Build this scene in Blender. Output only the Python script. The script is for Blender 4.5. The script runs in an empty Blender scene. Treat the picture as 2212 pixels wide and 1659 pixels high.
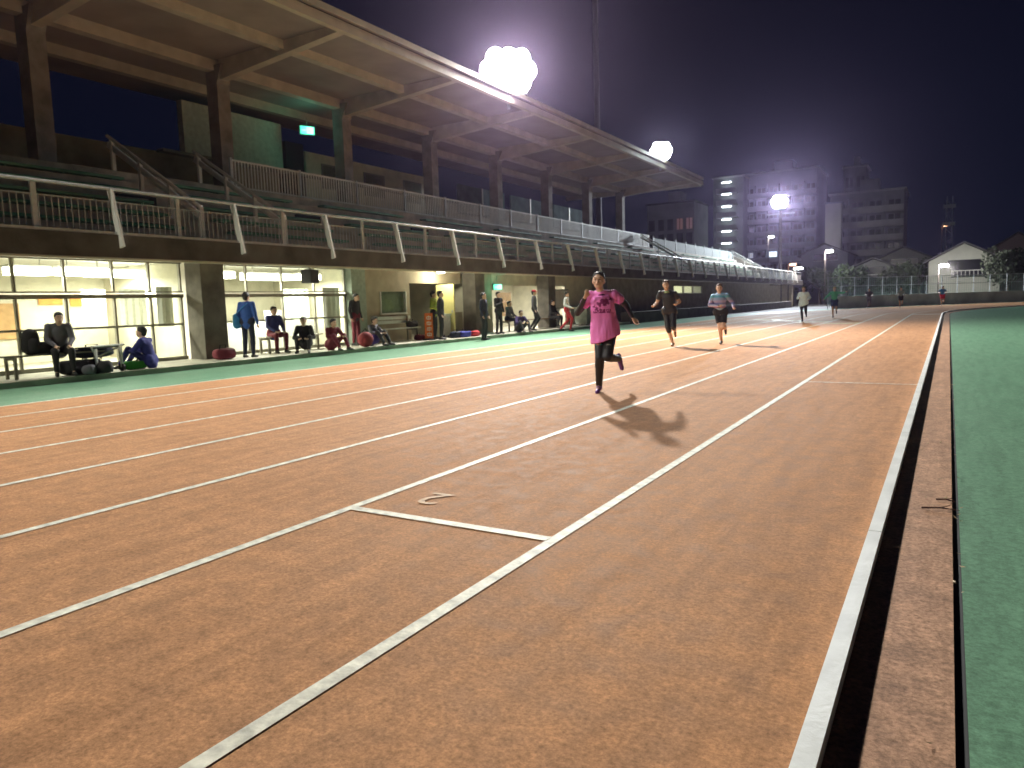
import bpy, bmesh, math, random
from mathutils import Vector, Matrix, Quaternion
random.seed(11)
R = math.radians
scene = bpy.context.scene
col = scene.collection

# ------------------------------------------------------------ camera
F = 1580.0; CX, CY = 1106.0, 829.5; VPX, VPY = 2050.0, 628.0; ROLL = R(-1.75); H = 1.25
T = Vector((VPX-CX, VPY-CY, F)).normalized()
s_, c_ = math.sin(ROLL), math.cos(ROLL)
U = Vector((s_, -c_, -(s_*T[0]-c_*T[1])/T[2])).normalized()
RT = T.cross(U)
if RT[0] < 0: RT = -RT
cam_data = bpy.data.cameras.new('camera')
cam = bpy.data.objects.new('camera', cam_data); col.objects.link(cam)
def axis(i, sgn): return Vector((RT[i], T[i], U[i]))*sgn
cx_, cy_, cz_ = axis(0, 1), axis(1, -1), axis(2, -1)      # camera x right, y up, z backward, in world axes
cam.matrix_world = Matrix(((cx_[0], cy_[0], cz_[0], 0), (cx_[1], cy_[1], cz_[1], 0), (cx_[2], cy_[2], cz_[2], H), (0, 0, 0, 1)))
cam_data.sensor_width = 36.0
cam_data.lens = 36.0*F/2212.0
cam_data.clip_start = 0.05; cam_data.clip_end = 2500
cam_data.dof.use_dof = True
cam_data.dof.focus_distance = 1.6
cam_data.dof.aperture_fstop = (cam_data.lens/1000)/0.0024
scene.camera = cam

# ------------------------------------------------------------ night sky
world = bpy.data.worlds.new('World'); scene.world = world; world.use_nodes = True
wn, wl = world.node_tree.nodes, world.node_tree.links
bg = wn['Background']
tc = wn.new('ShaderNodeTexCoord'); sep = wn.new('ShaderNodeSeparateXYZ'); ramp = wn.new('ShaderNodeValToRGB')
wl.new(tc.outputs['Generated'], sep.inputs[0]); wl.new(sep.outputs['Z'], ramp.inputs[0]); wl.new(ramp.outputs[0], bg.inputs['Color'])
ramp.color_ramp.elements[0].position = 0.0; ramp.color_ramp.elements[0].color = (0.0022, 0.004, 0.011, 1)
ramp.color_ramp.elements[1].position = 0.5; ramp.color_ramp.elements[1].color = (0.0010, 0.0010, 0.005, 1)
bg.inputs['Strength'].default_value = 1.0

scene.view_settings.view_transform = 'Standard'
scene.view_settings.look = 'None'
scene.view_settings.exposure = 0.28
scene.view_settings.gamma = 1.0
scene.view_settings.use_curve_mapping = False
scene.cycles.use_denoising = True
scene.cycles.volume_bounces = 0
scene.cycles.max_bounces = 5
scene.cycles.diffuse_bounces = 3
scene.cycles.glossy_bounces = 2
scene.cycles.sample_clamp_indirect = 4.0
scene.cycles.caustics_reflective = False
scene.cycles.caustics_refractive = False
FLOOD_POWER = 34000.0
HAZE_DENSITY = 0.00018

# ------------------------------------------------------------ materials
MATS = {}
def mat(name, color, rough=0.7, metal=0.0, var=0.25, scale=6.0, bump=0.0, bscale=60.0, spec=0.5, emit=None, estr=0.0, alpha=None, trans=0.0):
    if name in MATS: return MATS[name]
    m = bpy.data.materials.new(name); m.use_nodes = True
    n, l = m.node_tree.nodes, m.node_tree.links
    p = n['Principled BSDF']
    p.inputs['Roughness'].default_value = rough; p.inputs['Metallic'].default_value = metal
    p.inputs['Specular IOR Level'].default_value = spec
    t = n.new('ShaderNodeTexCoord')
    if var > 0:
        ns = n.new('ShaderNodeTexNoise'); ns.inputs['Scale'].default_value = scale; ns.inputs['Detail'].default_value = 6
        l.new(t.outputs['Object'], ns.inputs['Vector'])
        mr = n.new('ShaderNodeMapRange'); mr.inputs[1].default_value = 0.3; mr.inputs[2].default_value = 0.7
        mr.inputs[3].default_value = 1-var; mr.inputs[4].default_value = 1+var
        l.new(ns.outputs['Fac'], mr.inputs[0])
        mx = n.new('ShaderNodeVectorMath'); mx.operation = 'SCALE'
        mx.inputs[0].default_value = color[:3]; l.new(mr.outputs[0], mx.inputs['Scale'])
        l.new(mx.outputs[0], p.inputs['Base Color'])
    else:
        p.inputs['Base Color'].default_value = (*color[:3], 1)
    if bump > 0:
        nb = n.new('ShaderNodeTexNoise'); nb.inputs['Scale'].default_value = bscale; nb.inputs['Detail'].default_value = 4
        l.new(t.outputs['Object'], nb.inputs['Vector'])
        b = n.new('ShaderNodeBump'); b.inputs['Strength'].default_value = bump; b.inputs['Distance'].default_value = 0.02
        l.new(nb.outputs['Fac'], b.inputs['Height']); l.new(b.outputs[0], p.inputs['Normal'])
    if emit:
        p.inputs['Emission Color'].default_value = (*emit, 1); p.inputs['Emission Strength'].default_value = estr
    if trans: p.inputs['Transmission Weight'].default_value = trans
    MATS[name] = m
    return m

def rubber(name, colA, colB, rough, blotch=0.35, grain=0.35):
    """sprayed rubber granule surface: two mixed tones, granules and worn patches"""
    m = bpy.data.materials.new(name); m.use_nodes = True
    n, l = m.node_tree.nodes, m.node_tree.links; p = n['Principled BSDF']
    t = n.new('ShaderNodeTexCoord')
    big = n.new('ShaderNodeTexNoise'); big.inputs['Scale'].default_value = 0.45; big.inputs['Detail'].default_value = 8; big.inputs['Roughness'].default_value = 0.65
    mp = n.new('ShaderNodeMapping'); mp.inputs['Scale'].default_value = (1.6, 0.35, 1)
    l.new(t.outputs['Object'], mp.inputs[0]); l.new(mp.outputs[0], big.inputs['Vector'])
    fine = n.new('ShaderNodeTexNoise'); fine.inputs['Scale'].default_value = 55; fine.inputs['Detail'].default_value = 4; fine.inputs['Roughness'].default_value = 0.8
    l.new(t.outputs['Object'], fine.inputs['Vector'])
    mid = n.new('ShaderNodeTexNoise'); mid.inputs['Scale'].default_value = 7; mid.inputs['Detail'].default_value = 6
    l.new(t.outputs['Object'], mid.inputs['Vector'])
    mr = n.new('ShaderNodeMapRange'); mr.inputs[1].default_value = 0.35; mr.inputs[2].default_value = 0.65; l.new(big.outputs['Fac'], mr.inputs[0])
    mix = n.new('ShaderNodeMix'); mix.data_type = 'RGBA'
    l.new(mr.outputs[0], mix.inputs['Factor']); mix.inputs['A'].default_value = (*colA, 1); mix.inputs['B'].default_value = (*colB, 1)
    def sc(src, lo, hi, a, b):
        q = n.new('ShaderNodeMapRange'); q.inputs[1].default_value = a; q.inputs[2].default_value = b
        q.inputs[3].default_value = lo; q.inputs[4].default_value = hi; l.new(src, q.inputs[0]); return q.outputs[0]
    f1 = sc(fine.outputs['Fac'], 1-grain, 1+grain, 0.32, 0.68); f2 = sc(mid.outputs['Fac'], 1-blotch*0.5, 1+blotch*0.4, 0.3, 0.7)
    mu = n.new('ShaderNodeMath'); mu.operation = 'MULTIPLY'; l.new(f1, mu.inputs[0]); l.new(f2, mu.inputs[1])
    spk = n.new('ShaderNodeTexNoise'); spk.inputs['Scale'].default_value = 24; spk.inputs['Detail'].default_value = 3; spk.inputs['Roughness'].default_value = .7; l.new(t.outputs['Object'], spk.inputs['Vector'])
    scf = n.new('ShaderNodeTexNoise'); scf.inputs['Scale'].default_value = 1; scf.inputs['Detail'].default_value = 5; scf.inputs['Distortion'].default_value = .6
    mp2 = n.new('ShaderNodeMapping'); mp2.inputs['Scale'].default_value = (9, 1.1, 1); mp2.inputs['Rotation'].default_value = (0, 0, R(12)); l.new(t.outputs['Object'], mp2.inputs[0]); l.new(mp2.outputs[0], scf.inputs['Vector'])
    mu1 = n.new('ShaderNodeMath'); mu1.operation = 'MULTIPLY'; l.new(mu.outputs[0], mu1.inputs[0]); l.new(sc(spk.outputs['Fac'], .84, 1.12, .30, .62), mu1.inputs[1])
    mu2 = n.new('ShaderNodeMath'); mu2.operation = 'MULTIPLY'; l.new(mu1.outputs[0], mu2.inputs[0]); l.new(sc(scf.outputs['Fac'], .88, 1.10, .30, .60), mu2.inputs[1]); mu = mu2
    vm = n.new('ShaderNodeVectorMath'); vm.operation = 'SCALE'; l.new(mix.outputs['Result'], vm.inputs[0]); l.new(mu.outputs[0], vm.inputs['Scale'])
    l.new(vm.outputs[0], p.inputs['Base Color'])
    p.inputs['Specular IOR Level'].default_value = 0.05
    l.new(sc(mid.outputs['Fac'], rough-0.07, rough+0.1, 0.3, 0.7), p.inputs['Roughness'])
    b = n.new('ShaderNodeBump'); b.inputs['Strength'].default_value = 0.35; b.inputs['Distance'].default_value = 0.006
    l.new(fine.outputs['Fac'], b.inputs['Height']); l.new(b.outputs[0], p.inputs['Normal'])
    return m

M_track = rubber('track_rubber', (0.355, 0.180, 0.086), (0.41, 0.215, 0.108), 0.75)
M_green = rubber('green_rubber', (0.105, 0.215, 0.135), (0.120, 0.232, 0.148), 0.6, 0.12, 0.25)
M_strip = rubber('worn_rubber_strip', (0.34, 0.20, 0.13), (0.40, 0.24, 0.15), 0.6, 0.5, 0.45)
M_ground = mat('asphalt', (0.05, 0.05, 0.05), 0.85, var=0.4, scale=1.5)
M_line = mat('lane_paint', (0.54, 0.53, 0.43), 0.65, var=0.4, scale=13, bump=0.2)
M_wornline = mat('worn_paint', (0.62, 0.60, 0.50), 0.6, var=0.5, scale=14)
M_yellow = mat('yellow_paint', (0.42, 0.25, 0.10), 0.7, var=0.4, scale=20)
M_lime = mat('lime_paint', (0.45, 0.70, 0.18), 0.5, var=0.2, scale=5)
M_alu = mat('white_kerb_paint', (0.72, 0.74, 0.72), 0.4, var=0.12, scale=5, bump=0.1, bscale=30)
M_black = mat('slot_black', (0.012, 0.012, 0.012), 0.7, var=0)
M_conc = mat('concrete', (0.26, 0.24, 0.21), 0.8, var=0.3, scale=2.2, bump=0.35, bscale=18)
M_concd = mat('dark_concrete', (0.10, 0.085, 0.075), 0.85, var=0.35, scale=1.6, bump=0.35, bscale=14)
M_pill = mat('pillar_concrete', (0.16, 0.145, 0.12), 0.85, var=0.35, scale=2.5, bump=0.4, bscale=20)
M_deck = mat('deck_concrete', (0.54, 0.50, 0.43), 0.8, var=0.3, scale=2.0)
M_soffit = mat('roof_soffit', (0.30, 0.26, 0.24), 0.8, var=0.15, scale=0.8)
M_steel = mat('painted_beam', (0.52, 0.47, 0.39), 0.6, var=0.15, scale=2)
M_gutter = mat('gutter_paint', (0.52, 0.48, 0.38), 0.5, var=0.15, scale=1.5)
M_cream = mat('cream_wall', (0.68, 0.65, 0.52), 0.75, var=0.12, scale=2.5, bump=0.1)
M_tan = mat('tan_wall', (0.36, 0.31, 0.22), 0.8, var=0.2, scale=2.0, bump=0.15)
M_white = mat('white_paint', (0.78, 0.78, 0.74), 0.5, var=0.08, scale=3)
M_rail = mat('galvanised_rail', (0.55, 0.58, 0.60), 0.45, metal=0.2, var=0.1, scale=8)
M_frame = mat('window_frame', (0.28, 0.27, 0.22), 0.45, metal=0.4, var=0.1)
M_seat = mat('green_seat', (0.16, 0.38, 0.26), 0.5, var=0.25, scale=3)
M_curt = mat('pale_curtain', (0.60, 0.62, 0.55), 0.8, var=0.1, scale=10)
M_curt2 = mat('grey_green_curtain', (0.30, 0.36, 0.30), 0.8, var=0.15, scale=8)
M_orange = mat('orange_board', (0.72, 0.30, 0.06), 0.6, var=0.15, scale=5)
M_paper = mat('paper', (0.75, 0.74, 0.68), 0.7, var=0.1, scale=12)
M_glass = None
def glass():
    m = bpy.data.materials.new('window_glass'); m.use_nodes = True
    n, l = m.node_tree.nodes, m.node_tree.links
    for x in list(n): n.remove(x)
    o = n.new('ShaderNodeOutputMaterial'); a = n.new('ShaderNodeBsdfTransparent'); g = n.new('ShaderNodeBsdfGlossy'); mx = n.new('ShaderNodeMixShader')
    lw = n.new('ShaderNodeLayerWeight'); pw = n.new('ShaderNodeMath'); pw.operation = 'POWER'; pw.inputs[1].default_value = 4
    l.new(lw.outputs['Facing'], pw.inputs[0]); fr = n.new('ShaderNodeMath'); fr.operation = 'MULTIPLY_ADD'; fr.inputs[1].default_value = .5; fr.inputs[2].default_value = .04; l.new(pw.outputs[0], fr.inputs[0])
    a.inputs[0].default_value = (0.9, 0.92, 0.86, 1); g.inputs['Roughness'].default_value = 0.05
    l.new(fr.outputs[0], mx.inputs[0]); l.new(a.outputs[0], mx.inputs[1]); l.new(g.outputs[0], mx.inputs[2]); l.new(mx.outputs[0], o.inputs[0])
    return m
M_glass = glass()
def em(name, c, s):
    return mat(name, (0.8, 0.8, 0.8), 0.5, var=0, emit=c, estr=s)
M_tube = em('fluorescent_glow', (1.0, 0.98, 0.84), 10.0)
M_lens = em('flood_lens', (1.0, 0.97, 1.0), 60.0)
M_lensfar = em('flood_lens_far', (0.92, 0.97, 1.0), 60.0)
M_house_lamp = mat('lamp_housing', (0.55, 0.60, 0.60), 0.35, metal=0.6, var=0.1)

# ------------------------------------------------------------ mesh helpers
class MB:
    def __init__(s): s.v = []; s.f = []
    def box(s, x0, x1, y0, y1, z0, z1):
        b = len(s.v)
        s.v += [(x, y, z) for z in (z0, z1) for y in (y0, y1) for x in (x0, x1)]
        s.f += [tuple(b+i for i in q) for q in ((0,2,3,1),(4,5,7,6),(0,1,5,4),(2,6,7,3),(0,4,6,2),(1,3,7,5))]
        return s
    def beam(s, p0, p1, w, h, up=(0,0,1)):
        p0, p1 = Vector(p0), Vector(p1); d = (p1-p0).normalized(); u = Vector(up)
        if abs(d.dot(u)) > 0.98: u = Vector((0,1,0))
        r = d.cross(u).normalized(); u = r.cross(d).normalized(); b = len(s.v)
        for p in (p0, p1):
            for a, c in ((-1,-1),(1,-1),(1,1),(-1,1)): s.v.append(tuple(p+r*a*w/2+u*c*h/2))
        s.f += [tuple(b+i for i in q) for q in ((0,1,2,3),(7,6,5,4),(0,4,5,1),(1,5,6,2),(2,6,7,3),(3,7,4,0))]
        return s
    def rings(s, rings, cap=True, closed=True):
        b = len(s.v); n = len(rings[0])
        for r_ in rings: s.v += [tuple(p) for p in r_]
        for i in range(len(rings)-1):
            for j in range(n if closed else n-1):
                k = (j+1) % n
                s.f.append((b+i*n+j, b+i*n+k, b+(i+1)*n+k, b+(i+1)*n+j))
        if cap:
            s.f.append(tuple(b+j for j in reversed(range(n)))); s.f.append(tuple(b+(len(rings)-1)*n+j for j in range(n)))
        return s
    def cyl(s, p0, p1, r0, r1=None, n=12, cap=True):
        r1 = r0 if r1 is None else r1
        p0, p1 = Vector(p0), Vector(p1); d = (p1-p0).normalized()
        a = d.orthogonal().normalized(); c = d.cross(a)
        return s.rings([[p+(a*math.cos(t*2*math.pi/n)+c*math.sin(t*2*math.pi/n))*r for t in range(n)] for p, r in ((p0,r0),(p1,r1))], cap)
    def caps(s, p0, p1, r0, r1, flat=1.0, n=14, side=None):
        """tapered capsule; flat squeezes the cross-section perpendicular to 'side'"""
        p0, p1 = Vector(p0), Vector(p1); d = (p1-p0)
        L = d.length
        d = d.normalized() if L > 1e-6 else Vector((0,0,1))
        a = Vector(side) if side else d.orthogonal()
        a = (a-d*a.dot(d)).normalized(); c = d.cross(a)
        rs = []
        K = 5
        for i in range(K):
            th = math.pi/2*(1-i/K) if i else math.pi/2*0.93
            rs.append((p0-d*r0*math.sin(th), r0*math.cos(th)))
        for i in range(K+1):
            th = math.pi/2*(i/K) if i < K else math.pi/2*0.93
            rs.append((p1+d*r1*math.sin(th), r1*math.cos(th)))
        return s.rings([[p+(a*math.cos(t*2*math.pi/n)+c*math.sin(t*2*math.pi/n)*flat)*r for t in range(n)] for p, r in rs])
    def ell(s, c, r, n=16, m=10, rot=None):
        c = Vector(c); rr = []
        for i in range(m+1):
            th = math.pi*(0.02+0.96*i/m)
            ring = []
            for t in range(n):
                ph = 2*math.pi*t/n
                v = Vector((r[0]*math.sin(th)*math.cos(ph), r[1]*math.sin(th)*math.sin(ph), -r[2]*math.cos(th)))
                if rot: v = rot @ v
                ring.append(c+v)
            rr.append(ring)
        return s.rings(rr)
    def build(s, name, material, parent=None, smooth=False, local=None):
        me = bpy.data.meshes.new(name); me.from_pydata(s.v, [], s.f); me.update()
        if smooth:
            for p in me.polygons: p.use_smooth = True
        me.materials.append(material)
        o = bpy.data.objects.new(name, me); col.objects.link(o)
        if parent: o.parent = parent
        return o
def tag(o, label=None, cat=None, group=None, kind=None):
    if label: o['label'] = label
    if cat: o['category'] = cat
    if group: o['group'] = group
    if kind: o['kind'] = kind
    return o
def empty(name, loc=(0,0,0), rz=0.0, label=None, cat=None, group=None):
    o = bpy.data.objects.new(name, None); o.empty_display_size = 0.2; col.objects.link(o)
    o.location = loc; o.rotation_euler = (0, 0, rz)
    return tag(o, label, cat, group)
def struct(name, mb, m, parent=None, **k):
    o = mb.build(name, m, parent, **k); o['kind'] = 'structure'; return o
def piece(src, parent, loc):
    """one more alike piece sharing the mesh of src"""
    o = src.copy(); col.objects.link(o); o.parent = parent; o.location = loc; return o
def copy_tree(o, parent=None):
    c = o.copy(); col.objects.link(c); c.parent = parent
    for ch in list(o.children): copy_tree(ch, c)
    return c
def bbx(x0, x1, y0, y1, z0, z1): return MB().box(x0, x1, y0, y1, z0, z1)
def remesh(o, voxel, smooth_it=4):
    md = o.modifiers.new('r', 'REMESH'); md.mode = 'VOXEL'; md.voxel_size = voxel; md.use_smooth_shade = True
    if smooth_it:
        ms = o.modifiers.new('s', 'SMOOTH'); ms.factor = 0.5; ms.iterations = smooth_it
    return o

# ------------------------------------------------------------ ground and track
Y0 = -14.0; YC = 46.0; XC = 36.2              # bend centre
def path(x, z, n=60, y0=Y0, y1=None, a1=math.pi):
    """points of the track-parallel curve that starts at lateral position x"""
    pts = [(x, y0, z)]
    k = 14
    for i in range(1, k+1): pts.append((x, y0+(YC-y0)*i/k, z))
    r = XC-x
    for i in range(1, n+1):
        a = a1*i/n
        pts.append((XC-r*math.cos(a), YC+r*math.sin(a), z))
    return pts
def ribbon(xa, xb, z, **k):
    a, b = path(xa, z, **k), path(xb, z, **k); m = MB()
    m.v = a+b; n = len(a); m.f = [(i, n+i, n+i+1, i+1) for i in range(n-1)]
    return m
def wallribbon(x, xt, z0, z1, **k):
    """kerb-like prism between lateral x and xt"""
    m = MB(); A = path(x, z0, **k); B = path(xt, z0, **k); Cc = path(xt, z1, **k); D = path(x, z1, **k); n = len(A)
    m.v = A+B+Cc+D
    for i in range(n-1):
        for p, q in ((0,3),(3,2),(2,1),(1,0)): m.f.append((p*n+i, p*n+i+1, q*n+i+1, q*n+i))
    m.f += [(0, n, 2*n, 3*n), (n-1, 4*n-1, 3*n-1, 2*n-1)]
    return m
g = MB(); g.v = [(-700,-300,-0.03),(700,-300,-0.03),(700,1500,-0.03),(-700,1500,-0.03)]; g.f = [(0,1,2,3)]
struct('ground', g, M_ground)
LX = [-1.76, -3.21, -4.67, -6.13, -7.6, -9.07, -10.45]
struct('running_track', ribbon(-11.75, -0.30, 0.0), M_track)
struct('green_apron', ribbon(-14.62, -11.75, -0.004), M_green)
inf = MB(); pp = path(0.085, -0.008, n=60); inf.v = pp+[(72, Y0, -0.008)]; inf.f = [tuple(reversed(range(len(inf.v))))]
struct('infield', inf, M_green)
struct('inner_strip', ribbon(-0.30, 0.052, -0.004), M_strip)
struct('drain_slot', ribbon(0.052, 0.085, -0.02), M_black)
W = 0.065
for i, x in enumerate(LX):
    struct('lane_line', ribbon(x-W/2, x+W/2, 0.004), M_line)
struct('edge_line', ribbon(-11.77, -11.71, 0.004), M_wornline)
# raised kerb rail in two metre lengths (pieces stand a hair apart)
kerb = empty('kerb_rail', (0,0,0)); tag(kerb, kind='structure')
seg = wallseg = None
L = 3.0
k0 = MB().box(-0.315, -0.255, 0.006, L-0.006, 0.004, 0.058)
src = None
y = Y0
first = k0.build('rail_length', M_alu, kerb); first.location = (0, y, 0); y += L
while y < YC-0.01:
    piece(first, kerb, (0, y, 0)); y += L
m_ = MB(); A = path(-0.315, 0.004, n=60)[15:]; 
kk = wallribbon(-0.315, -0.255, 0.004, 0.058, y0=YC-0.05)
kk.build('bend_length', M_alu, kerb)
# cross marks
def quad(name, pts, z, m):
    q = MB(); q.v = [(x, y, z) for x, y in pts]; q.f = [tuple(range(len(pts)))]
    return struct(name, q, m)
quad('start_line', [(LX[1]+.03, 3.30), (LX[1]+.03, 3.37), (-1.79, 3.36), (-1.79, 3.29)], 0.006, M_line)
quad('cross_mark', [(LX[0]+.03, 11.18), (LX[0]+.03, 11.22), (-0.33, 11.22), (-0.33, 11.18)], 0.006, M_wornline)
for i in range(4):      # relay zone marks far down the straight
    quad('zone_mark', [(LX[i+2]+.04, 34.0+i*2.2), (LX[i+2]+.04, 34.25+i*2.2), (LX[i+1]-.04, 34.25+i*2.2), (LX[i+1]-.04, 34.0+i*2.2)], 0.006, M_lime)
quad('zone_mark', [(LX[1]+.04, 41), (LX[1]+.04, 41.3), (LX[0]-.04, 41.3), (LX[0]-.04, 41)], 0.006, M_yellow)
quad('zone_mark', [(LX[0]+.04, 46), (LX[0]+.04, 46.5), (-.34, 46.5), (-.34, 46)], 0.006, M_wornline)
# painted lane number
cu = bpy.data.curves.new('lane_number', 'FONT'); cu.body = '2'; cu.size = 0.5; cu.fill_mode = 'FRONT'
to = bpy.data.objects.new('tmp', cu); col.objects.link(to)
bpy.context.view_layer.update()
me = bpy.data.meshes.new_from_object(to); bpy.data.objects.remove(to)
me.materials.clear(); me.materials.append(M_yellow)
no = bpy.data.objects.new('lane_number', me); col.objects.link(no)
no.location = (-2.75, 3.86, 0.006); no.rotation_euler = (0, 0, R(180)); no.scale = (0.8, 0.75, 1); no['kind'] = 'structure'

# ------------------------------------------------------------ grandstand
YA, YB, YT = -18.0, 54.6, 82.0
gs = empty('grandstand', (-18, 20, 0), 0, 'long concrete grandstand with flat cantilever roof beside the running track', 'grandstand')
gs.location = (0, 0, 0)
def gp(name, mb, m, parent=gs): return mb.build(name, m, parent)
gp('platform', MB().box(-24.0, -14.62, YA, 37.0, -0.02, 0.11), mat('platform_slab', (0.42, 0.40, 0.33), 0.7, var=0.25, scale=2.5))
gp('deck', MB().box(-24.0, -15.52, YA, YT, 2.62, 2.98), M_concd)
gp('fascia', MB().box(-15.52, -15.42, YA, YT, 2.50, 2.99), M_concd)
st = gp('soffit_trim', MB().box(-15.56, -15.38, YA, YT, 2.455, 2.50), M_gutter)
gp('soffit_trim', MB().box(-15.80, -15.72, YA, YT, 2.49, 2.55), M_gutter)
gp('soffit', MB().box(-16.5, -15.56, YA, YT, 2.56, 2.62), M_tan)
# seating steps
rows = 6
for r_ in range(rows):
    x = -16.9-r_*0.62; z = 3.0+r_*0.38
    gp('seating_step', MB().box(-24.0 if r_ < rows-1 else -24.0, x, YA, YT, z-0.02 if r_ else 2.983, z+0.36), M_deck)
# seat benches: one per bay and row
bsrc = None
for r_ in range(rows-1):
    x = -17.14-r_*0.62; z = 3.36+r_*0.38
    y = 1.0
    while y < YT-4:
        a, b = y+0.75, y+5.25
        if bsrc is None:
            mb = MB().box(-0.17, 0.17, 0, 4.5, 0.06, 0.13)
            for q in (0.2, 1.57, 2.93, 4.2): mb.box(-0.12, 0.12, q-0.03, q+0.03, -0.015, 0.06)
            bsrc = mb.build('bench_seat', M_seat, gs); bsrc.location = (x, a, z)
        else: piece(bsrc, gs, (x, a, z))
        y += 6.0
# upper walkway deck and its slotted edge
gp('upper_deck', MB().box(-24.6, -20.36, YA, YT, 5.14, 5.22), M_deck)
gp('upper_edge', MB().box(-20.36, -20.30, YA, YT, 5.02, 5.30), M_conc)
ssrc = None
y = 3.0
while y < 56:
    if ssrc is None:
        ssrc = gp('edge_slot', MB().box(-20.298, -20.29, 0, 1.35, 5.15, 5.26), M_black); ssrc.location = (0, y, 0)
    else: piece(ssrc, gs, (0, y, 0))
    y += 1.6
# dark vent openings under the seats
vs = None
for i in range(-1, 8):
    y = 17.6+i*3.05*2
    if vs is None: vs = gp('vent', MB().box(-18.70, -18.62, 0, 1.1, 4.16, 4.42), M_black); vs.location = (0, y, 0)
    else: piece(vs, gs, (0, y, 0))
# columns
XCOL = -21.8
csrc = None
for i in range(-5, 8):
    y = 11.4+i*6.0
    if csrc is None:
        mb = MB(); mb.rings([[(-.27,-.25,5.2),(.27,-.25,5.2),(.27,.25,5.2),(-.27,.25,5.2)],[(-.27,-.25,9.0),(.27,-.25,9.0),(.27,.25,9.0),(-.27,.25,9.0)],[(-.27,-.25,9.6),(.55,-.25,9.6),(.55,.25,9.6),(-.27,.25,9.6)]])
        csrc = gp('roof_column', mb, M_conc); csrc.location = (XCOL, y, 0)
    else: piece(csrc, gs, (XCOL, y, 0))
# roof with longitudinal and cantilever beams
roof = gp('roof', MB().box(-27.0, -15.95, YA, YB, 9.78, 9.95), M_soffit)
for x, w, z0 in ((-18.5, 0.30, 9.50), (-21.8, 0.34, 9.42), (-24.4, 0.30, 9.44)):
    gp('purlin', MB().box(x-w/2, x+w/2, YA, YB, z0, 9.777), M_steel, roof)
bsr = None
for i in range(-5, 8):
    y = 11.4+i*6.0
    if bsr is None:
        mb = MB(); b_ = []
        for yy in (-0.15, 0.15):
            b_.append([(-21.5, yy, 9.12), (-16.0, yy, 9.56), (-16.0, yy, 9.775), (-21.5, yy, 9.775)])
        mb.rings(b_)
        bsr = gp('cantilever_beam', mb, M_steel, roof); bsr.location = (0, y, 0)
    else: piece(bsr, roof, (0, y, 0))
gp('roof_gutter', MB().box(-15.95, -15.75, YA, YB, 9.50, 9.78), M_gutter, roof)
gp('roof_groove', MB().box(-15.95, -15.86, YA, YB, 9.78, 9.86), M_black, roof)
gp('roof_fascia', MB().box(-15.95, -15.72, YA, YB, 9.86, 10.05), M_gutter, roof)
gp('roof_end_beam', MB().box(-27.0, -15.95, YB, YB+0.2, 9.45, 9.98), M_steel, roof)
# back of the stand
gp('rear_wall', MB().box(-25.1, -24.8, YA, 36.0, 5.22, 7.15), M_tan)
gp('rear_wall', MB().box(-25.1, -24.8, 36.0, YB, 5.22, 6.6), M_tan)
gp('booth_wall', MB().box(-24.8, -24.5, 17.9, 22.6, 7.15, 9.1), mat('pale_panel', (0.5, 0.55, 0.5), 0.7, var=0.15))
gp('booth_wall', MB().box(-24.8, -24.5, 23.9, 33.5, 5.6, 8.2), M_cream)
for y in (24.8, 27.6, 30.6):
    f_ = gp('booth_window', MB().box(-24.49, -24.44, y, y+1.5, 6.7, 7.8), M_frame)
    gp('pane', MB().box(-24.435, -24.43, y+.08, y+1.42, 6.78, 7.72), M_glass, f_)
for i in range(4):
    y = 35.9+i*6.0
    if y+5 < YB:
        f_ = gp('booth_window', MB().box(-24.8, -24.7, y, y+5.2, 6.7, 8.3), mat('teal_glass_back', (0.07, 0.12, 0.12), 0.9, var=0.3, scale=1.5, spec=.1))
        gp('mullion', MB().box(-24.70, -24.66, y+2.5, y+2.62, 6.7, 8.3), M_frame, f_)
gp('doorway', MB().box(-24.78, -24.3, 22.6, 23.6, 5.22, 8.4), M_black)
gp('rear_ledge', MB().box(-24.6, -24.2, 16.8, 33.5, 7.05, 7.15), M_frame)
gp('terrace_rear_wall', MB().box(-24.9, -24.6, YB+.3, YT, 5.22, 5.9), M_conc)
gp('terrace_end_wall', MB().rings([[(-15.6, YT, 2.4), (-15.6, YT, 3.1), (-20.6, YT, 5.9), (-24.9, YT, 5.9), (-24.9, YT, 2.4)], [(-15.6, YT+.2, 2.4), (-15.6, YT+.2, 3.1), (-20.6, YT+.2, 5.9), (-24.9, YT+.2, 5.9), (-24.9, YT+.2, 2.4)]]), M_conc)

# ground floor: solid walls with openings, glazing, rooms
XF = -16.6
gp('rear_room_wall', MB().box(-20.6, -20.4, YA, YT, 0.11, 2.62), M_cream)
gp('room_ceiling', MB().box(-20.4, -16.66, YA, 36, 2.58, 2.618), M_white)
for y in (6.2, 12.05, 18.1, 24.4, 34.6):
    gp('party_wall', MB().box(-20.4, -16.7, y-0.07, y+0.07, 0.11, 2.575), M_cream)
psrc = None
for y in (-0.2, 5.8, 12.08, 18.15, 24.3, 30.4, 36.5):
    if y == 18.15: continue
    mb = MB().box(-0.3, 0.3, -0.34, 0.34, 0.0, 2.5)
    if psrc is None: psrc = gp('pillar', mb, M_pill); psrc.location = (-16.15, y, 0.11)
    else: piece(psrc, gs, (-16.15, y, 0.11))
gp('facade_pier', MB().box(-16.6, -16.3, 17.55, 18.2, 0.11, 2.56), M_curt2)
gp('facade_wall', MB().box(-16.65, -16.5, 18.2, 19.1, 0.11, 2.56), M_tan)
gp('facade_wall', MB().box(-16.65, -16.5, 19.1, 20.5, 0.11, 1.06), M_tan)
gp('facade_wall', MB().box(-16.65, -16.5, 19.1, 20.5, 1.80, 2.56), M_tan)
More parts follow.
